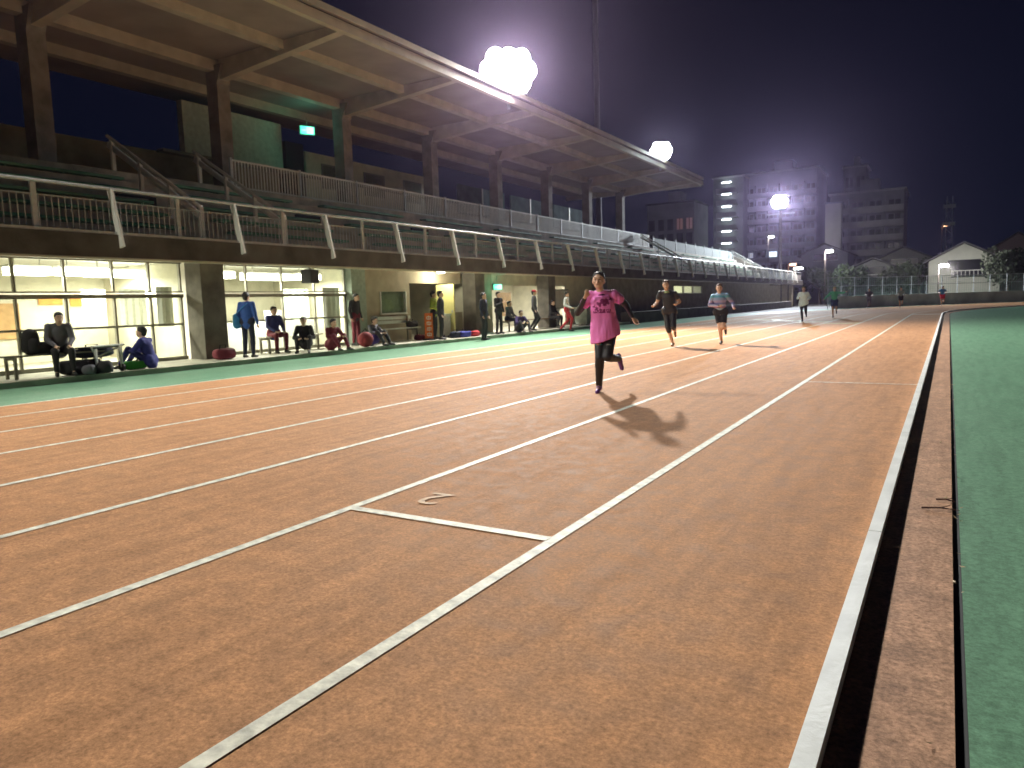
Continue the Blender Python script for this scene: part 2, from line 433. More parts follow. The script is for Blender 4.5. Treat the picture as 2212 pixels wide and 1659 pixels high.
wf = gp('window', MB().box(-16.52, -16.46, 19.1, 20.5, 1.02, 1.07).box(-16.60, -16.48, 19.1, 19.15, 1.07, 1.8).box(-16.60, -16.48, 20.45, 20.5, 1.07, 1.8), M_white)
gp('curtain', MB().box(-16.63, -16.60, 19.15, 20.45, 1.07, 1.8), M_curt2, wf)
gp('pane', MB().box(-16.575, -16.565, 19.16, 20.44, 1.08, 1.79), M_glass, wf)
gp('facade_wall', MB().box(-16.65, -16.5, 20.5, 20.7, 0.11, 2.56), M_tan)
gp('facade_wall', MB().box(-16.65, -16.5, 20.7, 23.9, 2.10, 2.56), M_tan)
door = gp('door', MB().box(-16.55, -15.75, 22.35, 22.40, 0.12, 2.05), mat('yellow_door', (0.68, 0.62, 0.26), 0.5, var=0.05))
gp('handle', MB().box(-15.86, -15.82, 22.33, 22.35, 1.0, 1.1), M_rail, door)
gp('facade_wall', MB().box(-16.65, -16.5, 22.5, 23.96, 0.11, 1.0), M_tan)
gp('facade_wall', MB().box(-16.65, -16.5, 24.64, 26.2, 0.11, 2.56), M_tan)
gp('facade_wall', MB().box(-16.65, -16.5, 26.2, 33.0, 2.05, 2.56), M_cream)
gp('facade_wall', MB().box(-16.65, -16.5, 33.0, 36.2, 0.11, 2.56), M_cream)
gp('facade_wall', MB().box(-16.65, -16.5, 36.84, 50.0, -0.02, 2.56), M_tan)
gp('facade_wall', MB().box(-16.65, -16.5, 50.0, 57.0, -0.02, 1.62), M_tan)
gp('facade_wall', MB().box(-16.65, -16.5, 50.0, 57.0, 2.16, 2.56), M_tan)
gp('facade_wall', MB().box(-16.65, -16.5, 57.0, YT, -0.02, 2.56), M_tan)
# high strip window with light behind
for i, (a, b) in enumerate(((50.0, 52.3), (52.3, 54.6), (54.6, 57.0))):
    f_ = gp('strip_window', MB().box(-16.62, -16.52, a, a+0.08, 1.62, 2.16).box(-16.62, -16.52, b-0.08, b, 1.62, 2.16).box(-16.62, -16.52, a+.08, b-.08, 1.62, 1.68), M_frame)
    gp('blind', MB().box(-16.64, -16.63, a+.08, b-.08, 1.68, 2.16), em('lit_blind_%d' % i, (0.9, 0.88, 0.55), (1.1, 0.75, 0.25)[i]), f_)
    gp('pane', MB().box(-16.575, -16.565, a+.08, b-.08, 1.68, 2.16), M_glass, f_)

# glazed fronts of the two lit rooms
def glazing(ya, yb, mulls):
    gz = gp('glazed_front', MB().box(XF-0.04, XF+0.04, ya, yb, 1.66, 1.75).box(XF-0.04, XF+0.04, ya, yb, 1.79, 1.82).box(XF-0.05, XF+0.05, ya, yb, 0.11, 0.20).box(XF-0.04, XF+0.04, ya, yb, 2.50, 2.57), M_frame)
    for y in mulls:
        gp('mullion', MB().box(XF-0.035, XF+0.045, y-0.022, y+0.022, 0.20, 1.66), M_frame, gz)
        gp('mullion', MB().box(XF-0.035, XF+0.045, y-0.022, y+0.022, 1.82, 2.50), M_frame, gz)
    for a, b in zip(mulls[:-1], mulls[1:]):
        gp('glazing_bar', MB().box(XF-0.02, XF+0.03, a+0.03, b-0.03, 0.98, 1.03), M_frame, gz)
        gp('pane', MB().box(XF-0.003, XF+0.003, a+0.03, b-0.03, 0.20, 1.66), M_glass, gz)
        gp('pane', MB().box(XF-0.003, XF+0.003, a+0.03, b-0.03, 1.82, 2.50), M_glass, gz)
glazing(5.9, 11.74, [5.93, 6.9, 7.85, 8.87, 9.95, 10.85, 11.68])
glazing(12.42, 17.55, [12.46, 13.7, 14.95, 16.2, 17.5])
# curtains, boards, shelves inside
def pleats(name, x, ya, yb, z0, z1, m, step=0.09):
    k = max(2, int((yb-ya)/step)); r0 = []; r1 = []
    for i in range(k+1):
        o = 0.018*(1 if i % 2 else -1)+random.uniform(-.006, .006)
        r0.append((x+o, ya+(yb-ya)*i/k, z0)); r1.append((x+o*0.7, ya+(yb-ya)*i/k, z1))
    mb = MB(); mb.rings([r0, r1], cap=False, closed=False)
    return mb.build(name, m, gs)
def rowY(px, X):
    d = Vector((px-CX, 680-CY, F)); return X*d.dot(T)/d.dot(RT)
M_gwc = mat('green_white_curtain', (0.50, 0.60, 0.47), 0.8, var=0.1)
for xa, xb, m_ in ((180, 232, M_curt), (262, 322, M_curt), (342, 376, M_curt), (616, 668, M_gwc), (700, 734, M_white)):
    X_ = {180: -18.9, 262: -18.4, 342: -17.15, 616: -18.3, 700: -17.0}[xa]
    pleats('curtain', X_, rowY(xa, X_), min(rowY(xb, X_), 11.9 if xa < 400 else 17.95), 0.95 if xa < 400 else 0.6, 1.95, m_)
gp('notice_board', MB().box(-20.38, -20.34, 8.6, 9.7, 0.75, 1.65), mat('ochre_board', (0.44, 0.27, 0.12), .7, var=.2))
gp('notice_board', MB().box(-20.38, -20.34, 13.6, 15.4, 1.0, 1.9), mat('cork', (0.55, 0.42, 0.22), 0.8))
for y, z, c in ((13.7, 1.7, M_orange), (14.2, 1.45, M_paper), (14.7, 1.65, M_paper), (15.1, 1.2, M_orange)):
    gp('poster', MB().box(-20.335, -20.325, y, y+0.32, z-.25, z+.12), c)
gp('poster', MB().box(-20.38, -20.36, 11.0, 11.9, 1.55, 1.85), M_orange)
gp('poster', MB().box(-20.38, -20.36, 10.2, 10.8, 1.6, 1.85), M_orange)
gp('counter', MB().box(-18.2, -17.7, 13.0, 17.4, 0.11, 0.95), M_white)
gp('corridor_board', MB().box(-18.0, -17.9, 26.6, 28.2, 0.9, 1.9), M_paper)
gp('corridor_board', MB().box(-18.0, -17.9, 29.0, 30.1, 0.7, 1.8), mat('wood_board', (0.5, 0.33, 0.16), 0.6))
for z in (1.2, 1.45, 1.7): gp('poster', MB().box(-17.895, -17.885, 27.0, 27.9, z-.04, z+.04), M_orange)

# ceiling strip lights in the rooms (fixtures give real light)
def strip_light(y0, y1, x, z, w, lab, par=None):
    t = empty('strip_light', (x, (y0+y1)/2, z+0.08), 0, lab, 'lamp', 'strip lights under the stand')
    h = (y1-y0)/2
    MB().box(-.14, .14, -h, h, 0.0, 0.05).box(-.01, .01, -h*.6, -h*.6+.02, .05, 2.575-z-.08).box(-.01, .01, h*.6-.02, h*.6, .05, 2.575-z-.08).build('housing', M_white, t)
    o = MB().box(-.17, .17, -h+.03, h-.03, -0.17, -0.002).build('tube', M_tube, t)
    ld = bpy.data.lights.new('glow', 'AREA'); ld.shape = 'RECTANGLE'; ld.size = 0.2; ld.size_y = y1-y0; ld.energy = w*2.2; ld.color = (1, 0.97, 0.87)
    lo = bpy.data.objects.new('glow', ld); col.objects.link(lo); lo.parent = t; lo.location = (0, 0, -0.19)
    return t
strip_light(8.0, 8.9, -17.2, 2.28, 45, 'leftmost glowing strip light in the first lit room')
strip_light(9.15, 10.35, -17.4, 2.30, 70, 'bright strip light beside the dark mullion of the first lit room')
strip_light(10.5, 11.9, -18.6, 2.34, 70, 'strip light in the first room nearest the concrete pillar')
strip_light(12.9, 14.0, -17.5, 2.30, 70, 'strip light above the person in the blue jacket')
strip_light(14.2, 15.9, -17.3, 2.26, 90, 'longest strip light beside the hanging black speaker')
strip_light(16.4, 17.4, -17.6, 2.30, 60, 'strip light right of the hanging black speaker')
strip_light(27.0, 28.0, -17.6, 2.3, 60, 'strip light in the corridor behind the crowd')
strip_light(31.4, 32.4, -17.6, 2.3, 60, 'strip light near the white notice board')
def soffit_lamp(y, lab, w, x=-15.95):
    t = empty('soffit_lamp', (x, y, 2.56), 0, lab, 'lamp', 'round lamps on the soffit')
    MB().cyl((0,0,-.03), (0,0,0.0), .22, n=20).build('housing', M_white, t)
    MB().cyl((0,0,-.11), (0,0,-.03), .12, .20, n=20).build('diffuser', em('soffit_glow', (1.0, 0.97, 0.78), 12), t)
    ld = bpy.data.lights.new('glow', 'POINT'); ld.energy = w; ld.shadow_soft_size = .1; ld.color = (1, .95, .7)
    lo = bpy.data.objects.new('glow', ld); col.objects.link(lo); lo.parent = t; lo.location = (0, 0, -.2)
soffit_lamp(21.9, 'glowing round soffit lamp above the yellow door', 80)

# exit signs
def exit_sign(loc, rz, lab, w, big):
    t = empty('exit_sign', loc, rz, lab, 'exit sign')
    MB().box(-.30*big, .30*big, -.06, .06, -.17*big, .17*big).build('case', mat('sign_case', (0.2, 0.4, 0.35), 0.4), t)
    MB().box(-.28*big, .28*big, -.068, -.061, -.15*big, .15*big).build('face', em('exit_green', (0.02, 0.75, 0.33), 1.0), t)
    pm = em('exit_white', (0.75, 1.0, 0.90), 1.2); k = big
    m = MB().box(-.02*k, .24*k, -.074, -.069, -.12*k, .12*k); m.build('lit_doorway', pm, t)
    gm = em('exit_figure', (0.01, 0.45, 0.2), .7)
    f = MB()
    def seg_(a, b, w): f.beam((a[0]*k, -.078, a[1]*k), (b[0]*k, -.078, b[1]*k), .004, w*k, up=(0, 0, 1)) if False else f.beam((a[0]*k, -.078, a[1]*k), (b[0]*k, -.078, b[1]*k), w*k, .004, up=(0, 1, 0))
    seg_((.06, .02), (.10, -.05), .05); seg_((.10, -.05), (.16, -.09), .025); seg_((.10, -.05), (.04, -.08), .025); seg_((.04, -.08), (-.01, -.07), .022)
    seg_((.06, .02), (.00, -.01), .02); seg_((.07, .03), (.13, .0), .02)
    f.cyl((.05*k, -.076, .07*k), (.05*k, -.080, .07*k), .026*k, n=12)
    f.build('running_figure', gm, t)
    a_ = MB().beam((-.22*k, -.078, 0), (-.08*k, -.078, 0), .025*k, .004, up=(0,1,0)); a_.build('arrow', pm, t)
    MB().box(-.01, .01, -.01, .01, .17*big, .17*big+.35).build('hanger', M_frame, t)
    ld = bpy.data.lights.new('glow', 'POINT'); ld.energy = w; ld.shadow_soft_size = .15; ld.color = (0.1, 1, .65)
    lo = bpy.data.objects.new('glow', ld); col.objects.link(lo); lo.parent = t; lo.location = (0, -.35, 0)
exit_sign((-23.3, 22.9, 8.72), R(62), 'green running figure exit sign high under the grandstand roof', 9, 1.05)
exit_sign((-16.3, 26.3, 1.98), R(60), 'small green exit sign over the ground floor corridor', 6, 0.7)

# ------------------------------------------------------------ railings of the stand
fr = empty('front_railing', (0,0,0), 0, 'long galvanised railing with canted bright posts along the grandstand front', 'railing')
YR = 96.0
MB().cyl((-15.62, YA, 3.98), (-15.62, YR, 3.98), 0.035, n=10).build('top_rail', M_rail, fr, smooth=True)
MB().box(-15.55, -15.45, YA, YR, 2.992, 3.05).build('bottom_rail', M_rail, fr)
csr = usr = None
for i in range(-6, 27):
    y = 9.5+3.17*i
    if y > YR: break
    if csr is None:
        csr = MB().beam((-15.63, 0, 3.96), (-15.36, 0, 2.72), 0.16, 0.05, up=(0,1,0)).build('canted_post', M_white, fr); csr.location = (0, y, 0)
        usr = MB().box(-15.66, -15.60, -.05, .05, 3.0, 3.95).build('upright_post', M_rail, fr); usr.location = (0, y-1.58, 0)
    else:
        piece(csr, fr, (0, y, 0)); piece(usr, fr, (0, y-1.58, 0))
bal = MB(); y = YA
while y < YR:
    bal.beam((-15.62, y, 3.05), (-15.62, y, 3.70), 0.014, 0.014); y += 0.13
bal.box(-15.63, -15.61, YA, YR, 3.70, 3.72)
tag(bal.build('balusters', M_rail, fr), kind='stuff')
gs2 = MB().box(-15.52, -15.42, YT, YR, 2.46, 2.99); o = gp('fascia', gs2, M_concd)
gp('facade_wall', MB().box(-16.65, -16.5, YT, YR, -0.02, 2.56), M_tan)
gp('deck', MB().box(-18.0, -15.52, YT+.2, YR, 2.62, 2.98), M_concd)

uf = empty('upper_fence', (0,0,0), 0, 'pale picket fence along the upper walkway of the grandstand', 'fence')
MB().box(-20.46, -20.42, 16.6, 56.0, 6.22, 6.28).build('top_rail', M_white, uf)
MB().box(-20.46, -20.42, 16.6, 56.0, 5.36, 5.41).build('bottom_rail', M_white, uf)
src = None; pk = MB(); y = 16.65; n_ = 0
while y < 56:
    pk.box(-20.455, -20.425, y-.022, y+.022, 5.30, 6.22); y += 0.13
tag(pk.build('pickets', M_white, uf), kind='stuff')
y = 16.6
while y < 56:
    if src is None: src = MB().box(-20.47, -20.41, -.04, .04, 5.22, 6.32).build('post', M_rail, uf); src.location = (0, y, 0)
    else: piece(src, uf, (0, y, 0))
    y += 3.0
# stair flights with handrails and white nosings
def stair(y, lab, w=1.1):
    t = empty('stair_flight', (0, y, 0), 0, lab, 'stairs', 'stair flights between the seats')
    n = 12
    for i in range(n):
        x = -16.8-i*0.30; z = 3.0+i*0.19
        o = MB().box(x-0.32, x, 0.0, w, z-.18+.19, z+.19).build('step', M_conc, t)
        MB().box(x-0.045, x+0.004, 0.0, w, z+.192, z+.20).build('nosing', M_white, o)
    for yy in (w+0.04,):
        r_ = MB().cyl((-16.5, yy, 3.95), (-20.3, yy, 6.25), 0.05, n=8).beam((-16.5, yy, 3.72), (-20.3, yy, 6.02), .05, .16).build('handrail', M_white, t, smooth=True)
        for k in range(4):
            x = -16.5-k*1.2; z = 3.95+k*0.726
            MB().box(x-.04, x+.04, yy-.05, yy+.05, z-.95, z).build('rail_post', M_white, t)
stair(11.25, 'stair flight with pale handrails nearest the left roof column')
stair(14.0, 'second stair flight with pale handrails, below the left end of the picket fence')
stair(52.6, 'stair flight at the far end under the roof tip')
stair(YT-2.2, 'bright railed stair flight at the far end of the open terrace')

# terrace fence panels
tf = empty('terrace_fence', (0,0,0), 0, 'pale panel fence on top of the open terrace beyond the roof', 'fence')
src = None; y = 57.0
while y < 80:
    if src is None:
        src = MB().box(-20.5, -20.45, 0, 2.7, 5.35, 6.15).build('fence_panel', mat('panel_grey', (.22,.25,.25), .8, var=.2), tf); src.location = (0, y, 0)
        s2 = MB().box(-20.52, -20.43, -.1, -.02, 5.22, 6.35).build('post', M_rail, tf); s2.location = (0, y, 0)
    else: piece(src, tf, (0, y, 0)); piece(s2, tf, (0, y, 0))
    y += 2.85

# low dark planter wall along the far facade
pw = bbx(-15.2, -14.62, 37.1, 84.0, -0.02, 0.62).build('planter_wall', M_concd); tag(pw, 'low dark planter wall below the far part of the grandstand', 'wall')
# ------------------------------------------------------------ floodlights
def floodlight(loc, tgt, lab, power, lensmat, nx, nz, s, post=True, energy_col=(1.0, .96, .88), light=True):
    d = Vector(tgt)-Vector(loc); rz = math.atan2(d.x, -d.y)
    t = empty('floodlight_cluster', loc, rz, lab, 'floodlight')
    pitch = -0.35
    P = [(ix-1.0, -.88) for ix in range(3)]+[(ix-1.5, 0) for ix in range(4)]+[(ix-1.0, .88) for ix in range(3)]
    MB().box(-nx*s/2, nx*s/2, .25, .33, -s*nz/2-.05, -s*nz/2+.05).box(-nx*s/2, nx*s/2, .25, .33, s*nz/2-.35, s*nz/2-.25).box(-.06, .06, .26, .34, -s*nz/2-.7 if post else -s*nz/2, s*nz/2-.2).build('frame', M_house_lamp, t)
    hs = ls = None
    for px, pz in P:
        a = px*0.22; c = Vector((px*s, abs(px)*0.06+.03*(pz > 0)-.03*(pz < 0), pz*s))
        if hs is None:
            hs = MB().cyl((0, .3, 0), (0, 0, 0), s*.2, s*.72, n=18, cap=True).build('lamp_head', M_house_lamp, t, smooth=False)
            ls = MB().cyl((0, -.012, 0), (0, -.004, 0), s*.74, n=24).build('lens', lensmat, hs)
            h = hs
        else:
            h = hs.copy(); col.objects.link(h); l2 = ls.copy(); col.objects.link(l2); l2.parent = h
        h.location = c; h.rotation_euler = (R(20), 0, a)
    if light:
        ld = bpy.data.lights.new('beam', 'SPOT'); ld.energy = power; ld.spot_size = R(165); ld.spot_blend = 0.9; ld.shadow_soft_size = 0.32; ld.color = energy_col
        lo = bpy.data.objects.new('beam', ld); col.objects.link(lo); lo.parent = t; wl_ = Vector((loc[0]+.31, loc[1]-.3, loc[2]-.1))-Vector(loc) if post else d.normalized()*.6
        lo.location = Matrix.Rotation(-rz, 3, 'Z') @ wl_
        dl = Matrix.Rotation(-rz, 3, 'Z') @ d
        lo.rotation_euler = dl.to_track_quat('-Z', 'Y').to_euler()
    return t
G = FLOOD_POWER
floodlight((-16.1, 27.5, 11.0), (2, 8, 0), 'biggest glaring floodlight cluster on the roof edge of the grandstand', G, M_lens, 3, 3, .55)
floodlight((-16.1, 46.6, 10.75), (2, 25, 0), 'smaller floodlight cluster near the far tip of the grandstand roof', G*.10, M_lensfar, 3, 3, .33, energy_col=(.85, 1.0, .95))
floodlight((-16.1, 7.6, 11.0), (4, 2, 0), 'floodlight cluster on the roof edge above the first stair flight', G*.08, M_lens, 3, 3, .62)
floodlight((-16.1, -11.4, 11.0), (2, 4, 0), 'floodlight cluster on the near end of the grandstand roof', G*.36, M_lens, 3, 3, .62, energy_col=(1, .95, .74))
# far mast
fm = empty('floodlight_mast', (-16.6, 88, 0), 0, 'tall dark mast carrying the blue white floodlight beyond the terrace', 'mast')
MB().cyl((0,0,-.03), (0,0,10.8), .22, .13, n=12).build('pole', M_concd, fm)
MB().box(-1.5, 1.5, .1, .3, 10.4, 10.55).build('crossarm', M_house_lamp, fm)
floodlight((-16.6, 87.6, 11.75), (0, 60, 0), 'blue white floodlight cluster in front of the far apartment block', G*1.3, em('flood_lens_blue', (0.80, 0.92, 1.0), 70), 4, 2, .44, post=False, energy_col=(.85, .93, 1))
M_dk = mat('mast_grey', (.05,.05,.06), .7, var=.1)
mt = empty('tall_mast', (-27.6, 62.5, 0), 0, 'very tall faint pole rising behind the grandstand roof', 'mast')
MB().cyl((0,0,-.03), (0,0,42), .30, .2, n=12).build('pole', M_dk, mt)
MB().cyl((0,0,-.03), (0,0,.6), .5, .5, n=12).build('footing', M_concd, mt)

# ------------------------------------------------------------ people
def V(*a): return Vector(a)
SKIN = mat('skin', (0.62, 0.40, 0.28), 0.55, var=0.08, scale=8)
HAIR = mat('black_hair', (0.015, 0.012, 0.012), 0.6, var=0.2, scale=30)
BROWN = mat('brown_hair', (0.06, 0.03, 0.02), 0.6, var=0.2, scale=30)
def cloth(name, c, rough=0.85): return mat('cloth_'+name, c, rough, var=0.12, scale=12, bump=0.25, bscale=25)
STAND = dict(pel=(0,0,.92), chest=(0,0,1.27), neck=(0,0,1.45), head=(0,-.02,1.60),
             sl=(-.18,0,1.40), el=(-.24,.02,1.13), hl=(-.25,-.06,.88), sr=(.18,0,1.40), er=(.24,.02,1.13), hr=(.25,-.06,.88),
             pl=(-.09,0,.90), kl=(-.11,-.02,.50), al=(-.12,.02,.08), pr=(.09,0,.90), kr=(.11,-.02,.50), ar=(.12,.02,.08))
SIT = dict(pel=(0,0,.50), chest=(0,-.04,.84), neck=(0,-.06,1.02), head=(0,-.10,1.17),
           sl=(-.18,-.05,.98), el=(-.22,-.12,.72), hl=(-.12,-.36,.60), sr=(.18,-.05,.98), er=(.22,-.12,.72), hr=(.12,-.36,.60),
           pl=(-.09,0,.49), kl=(-.14,-.44,.50), al=(-.14,-.42,.08), pr=(.09,0,.49), kr=(.14,-.44,.50), ar=(.14,-.42,.08))
GROUND = dict(pel=(0,0,.13), chest=(0,-.08,.46), neck=(0,-.12,.63), head=(0,-.18,.78),
           sl=(-.18,-.10,.59), el=(-.26,-.22,.40), hl=(-.12,-.42,.38), sr=(.18,-.10,.59), er=(.26,-.22,.40), hr=(.12,-.42,.38),
           pl=(-.09,0,.13), kl=(-.17,-.38,.42), al=(-.15,-.60,.08), pr=(.09,0,.13), kr=(.17,-.38,.42), ar=(.15,-.60,.08))
def mix_pose(base, **k):
    d = {a: Vector(b) for a, b in base.items()}
    for a, b in k.items(): d[a] = Vector(b)
    return d
def person(name_label, loc, rz, pose, top, bottom, hair=HAIR, sleeves='long', legs='long', shoe=None, scale=1.0, group=None,
           voxel=0.016, gaze=None, loose=1.0, fine=False, hat=None, foot_dir=None, extra=None, skirt=0.0, skin=SKIN):
    p = {a: Vector(b)*scale for a, b in pose.items()}
    s = scale
    p['head'] = p['head']+(p['neck']-p['head'])*.16
    for k in 'lr': p['s'+k] = p['s'+k].lerp(p['neck'], .06)-Vector((0,0,.012*s))
    t = empty('person', loc, rz, name_label, 'person', group)
    up = (p['neck']-p['pel']).normalized()
    side = (p['sr']-p['sl']).normalized(); fwd = up.cross(side).normalized()
    if fwd.y > 0 and gaze is None and abs(fwd.y) > .3: pass
    fwd = side.cross(up).normalized()
    if fwd.dot(Vector((0,-1,0))) < 0: fwd = -fwd
    hp = p['head']; hup = (hp-p['neck']).normalized()
    q = Matrix.Identity(3)
    if gaze: q = Matrix.Rotation(gaze[0], 3, 'Z') @ Matrix.Rotation(gaze[1], 3, 'X')
    def H_(x, y, z): return hp+q@(Vector((x, y, z))*s)
    b = MB()
    # skull, jaw, nose, brow, ears, neck
    b.ell(hp+q@Vector((0, .012*s, .020*s)), (.080*s, .097*s, .102*s), rot=q)
    b.ell(H_(0, -.030, -.045), (.056*s, .062*s, .062*s), rot=q)
    b.ell(H_(0, -.062, -.082), (.026*s, .022*s, .022*s), rot=q)
    b.caps(H_(0, -.082, .012), H_(0, -.104, -.026), .009*s, .0135*s, n=8)
    b.ell(H_(0, -.078, .030), (.055*s, .018*s, .013*s), rot=q)
    for sg in (-1, 1):
        b.ell(H_(sg*.077, .010, -.008), (.010*s, .020*s, .030*s), rot=q)
        b.ell(H_(sg*.038, -.062, -.022), (.024*s, .022*s, .022*s), rot=q)
    b.ell(H_(0, -.086, -.052), (.024*s, .010*s, .009*s), rot=q)
    b.caps(p['neck']-up*.05*s, hp-hup*.02*s+q@Vector((0, .01*s, -.03*s)), .058*s, .050*s, n=12)
    # torso
    b.caps(p['pel']+up*.02*s, p['chest'], .132*s, .150*s, flat=.68, side=side, n=18)
    b.caps(p['sl']*.78+p['sr']*.22-up*.05*s, p['sr']*.78+p['sl']*.22-up*.07*s, .072*s, .072*s, flat=.85, side=up, n=14)
    b.caps(p['sl']-up*.012*s, p['sr']-up*.012*s, .060*s, .060*s, n=12)
    b.caps(p['pl']+up*.03*s, p['pr']+up*.03*s, .100*s, .100*s, n=14)
    dirs = {}
    for k in 'lr':
        sg = -1 if k == 'l' else 1
        S_, E_, W_ = p['s'+k], p['e'+k], p['h'+k]
        b.caps(S_, E_, .052*s, .040*s); b.caps(E_, W_, .040*s, .026*s)
        hd = (W_-E_).normalized()
        # palm and fingers
        lat = hd.cross(up if abs(hd.dot(up)) < .9 else fwd).normalized()
        nrm = lat.cross(hd).normalized()
        pc = W_+hd*.05*s
        b.caps(W_+hd*.015*s, W_+hd*.075*s, .030*s, .036*s, flat=.5, side=lat, n=10)
        curl = 0.9
        for i, (o, L_) in enumerate(((-.027, .062), (-.009, .072), (.009, .068), (.027, .052))):
            r0 = .0105*s if not fine else .0092*s
            a0 = W_+hd*.085*s+lat*o*s
            d1 = (hd*math.cos(curl*.5)+nrm*math.sin(curl*.5)).normalized(); d2 = (hd*math.cos(curl*1.5)+nrm*math.sin(curl*1.5)).normalized()
            a1 = a0+d1*L_*.5*s; a2 = a1+d2*L_*.5*s
            b.caps(a0, a1, r0, r0*.95, n=8); b.caps(a1, a2, r0*.95, r0*.8, n=8)
        tb = W_+hd*.03*s-lat*.026*s
        b.caps(tb, tb+(-lat*.7+hd*.7+nrm*.3).normalized()*.035*s, .013*s, .011*s, n=8)
        b.caps(tb+(-lat*.7+hd*.7+nrm*.3).normalized()*.035*s, tb+(-lat*.25+hd*.95+nrm*.4).normalized()*.065*s, .011*s, .009*s, n=8)
        P_, K_, A_ = p['p'+k], p['k'+k], p['a'+k]
        b.caps(P_, K_, .084*s, .057*s); 
        mid = K_.lerp(A_, .3); 
        b.caps(K_, mid, .056*s, .057*s); b.caps(mid, A_, .057*s, .036*s)
        fd = Vector(foot_dir[k]).normalized() if foot_dir and k in foot_dir else Vector((sg*.15, -1, 0)).normalized()
        dirs[k] = fd
        dn_ = Vector((0, 0, -.045*s)) if abs(fd.z) < .5 else Vector((0, .03*s, 0))
        b.caps(A_, A_+fd*.11*s+dn_, .034*s, .026*s)
    body = b.build('body', skin, t, smooth=True); remesh(body, voxel if not fine else .0075, 3)
    # eyes, brows, mouth
    if voxel < .02:
        e = MB()
        for sg in (-1, 1): e.ell(H_(sg*.030, -.0835, .010), (.013*s, .006*s, .0055*s), n=8, m=6, rot=q)
        e.build('eyes', mat('dark_eyes', (.02,.015,.012), .3, var=0), t, smooth=True)
        e = MB()
        for sg in (-1, 1): e.ell(H_(sg*.032, -.090, .034), (.018*s, .005*s, .004*s), n=8, m=6, rot=q)
        e.build('eyebrows', hair, t, smooth=True)
        MB().ell(H_(0, -.093, -.054), (.019*s, .006*s, .0055*s), n=8, m=6, rot=q).build('mouth', mat('lips', (.28,.07,.06), .4, var=0), t, smooth=True)
    # hair
    h = MB(); h.ell(hp+q@Vector((0, .030*s, .044*s)), (.086*s, .105*s, .094*s), rot=q)
    h.ell(hp+q@Vector((0, .055*s, -.015*s)), (.070*s, .060*s, .075*s), rot=q)
    for i in range(26 if voxel < .02 else 0):
        a = random.uniform(0, 2*math.pi); rr = random.uniform(.02, .07)
        h.caps(hp+q@Vector((rr*math.cos(a)*s, (.01+rr*math.sin(a))*s, .10*s)), hp+q@Vector(((rr*1.2*math.cos(a))*s, (-.01+rr*1.3*math.sin(a))*s, .124*s-rr*.15)), .017*s, .006*s, n=6)
    ho = h.build('hair', hair, t, smooth=True); remesh(ho, min(voxel, .013), 2)
    # top
    if top:
        m = MB(); lo = loose
        if skirt:     # long loose shirt hanging over the hips
            cen = p['pel']
            rr = []
            n = 28
            lv = [(-.125*skirt, 1.36, 1.62), (-.04, 1.30, 1.55), (.06, 1.27, 1.38), (.18, 1.10, 1.14), (.30, 1.06, 1.08), (.40, .98, 1.0), (.47, .70, .85)]
            for zz, wx, wy in lv:
                c0 = cen+up*zz*s
                rr.append([c0+up*(math.cos(2*math.pi*i/n)*.065*s if zz < -.09 else 0)+(side*math.cos(2*math.pi*i/n)*.150*wx+fwd*math.sin(2*math.pi*i/n)*.115*wy)*s*lo*(1+.035*math.sin(5*2*math.pi*i/n+zz*14)*(1 if zz < .2 else .3)) for i in range(n)])
            m.rings(rr)
        else:
            m.caps(p['pel']-up*.015, p['chest']+up*.01, .150*s*lo, .158*s*lo, flat=.74, side=side, n=18)
        m.caps(p['sl']*.80+p['sr']*.20-up*.045*s, p['sr']*.80+p['sl']*.20-up*.075*s, .080*s, .080*s, flat=.9, side=up, n=14)
        m.caps(p['sl']*.9+p['sr']*.1, p['neck']-up*.03*s, .062*s, .066*s); m.caps(p['sr']*.9+p['sl']*.1, p['neck']-up*.03*s, .062*s, .066*s)
        for k in 'lr':
            S_, E_, W_ = p['s'+k], p['e'+k], p['h'+k]
            f = 1 if sleeves == 'long' else .44
            if sleeves in ('long', 'half'):
                m.caps(S_, S_.lerp(E_, f), .072*s*(lo*.5+.5), .055*s if f == 1 else .069*s*lo)
                if f == 1: m.caps(E_, E_.lerp(W_, .95), .056*s, .038*s)
        so = m.build('shirt', top, t, smooth=True); remesh(so, max(.012, voxel*.8) if not fine else .010, 3)
        if sleeves == 'inner':
            pass
    if bottom:
        m = MB()
        m.caps(p['pl']+up*.075*s, p['pr']+up*.075*s, .112*s, .112*s, n=14)
        m.caps(p['pl']+up*.03*s, p['pr']+up*.03*s, .117*s, .117*s, n=14)
        for k in 'lr':
            P_, K_, A_ = p['p'+k], p['k'+k], p['a'+k]
            if legs == 'long':
                m.caps(P_, K_, .092*s, .066*s); mid = K_.lerp(A_, .3); m.caps(K_, mid, .067*s, .066*s); m.caps(mid, K_.lerp(A_, .93), .066*s, .047*s)
            elif legs == 'capri':
                m.caps(P_, K_, .093*s, .072*s); m.caps(K_, K_.lerp(A_, .22), .073*s, .072*s)
            else:
                m.caps(P_, P_.lerp(K_, .58), .096*s, .088*s)
        po = m.build('trousers' if legs != 'short' else 'shorts', bottom, t, smooth=True); remesh(po, max(.012, voxel*.8), 3)
    for k in 'lr':
        A_ = p['a'+k]; fd = dirs[k]
        m = MB(); dn = Vector((0, 0, -.048*s))
        if abs(fd.z) > .5: dn = Vector((0, .03*s, 0))
        m.caps(A_-fd*.045*s+dn*.75, A_+fd*.15*s+dn, .042*s, .032*s, n=12); m.caps(A_-fd*.03*s+dn*.3, A_+fd*.05*s+dn*.6, .044*s, .040*s, n=12)
        so = m.build('shoe', shoe or mat('dark_shoe', (.03,.03,.03), .5), t, smooth=True); remesh(so, .014, 2)
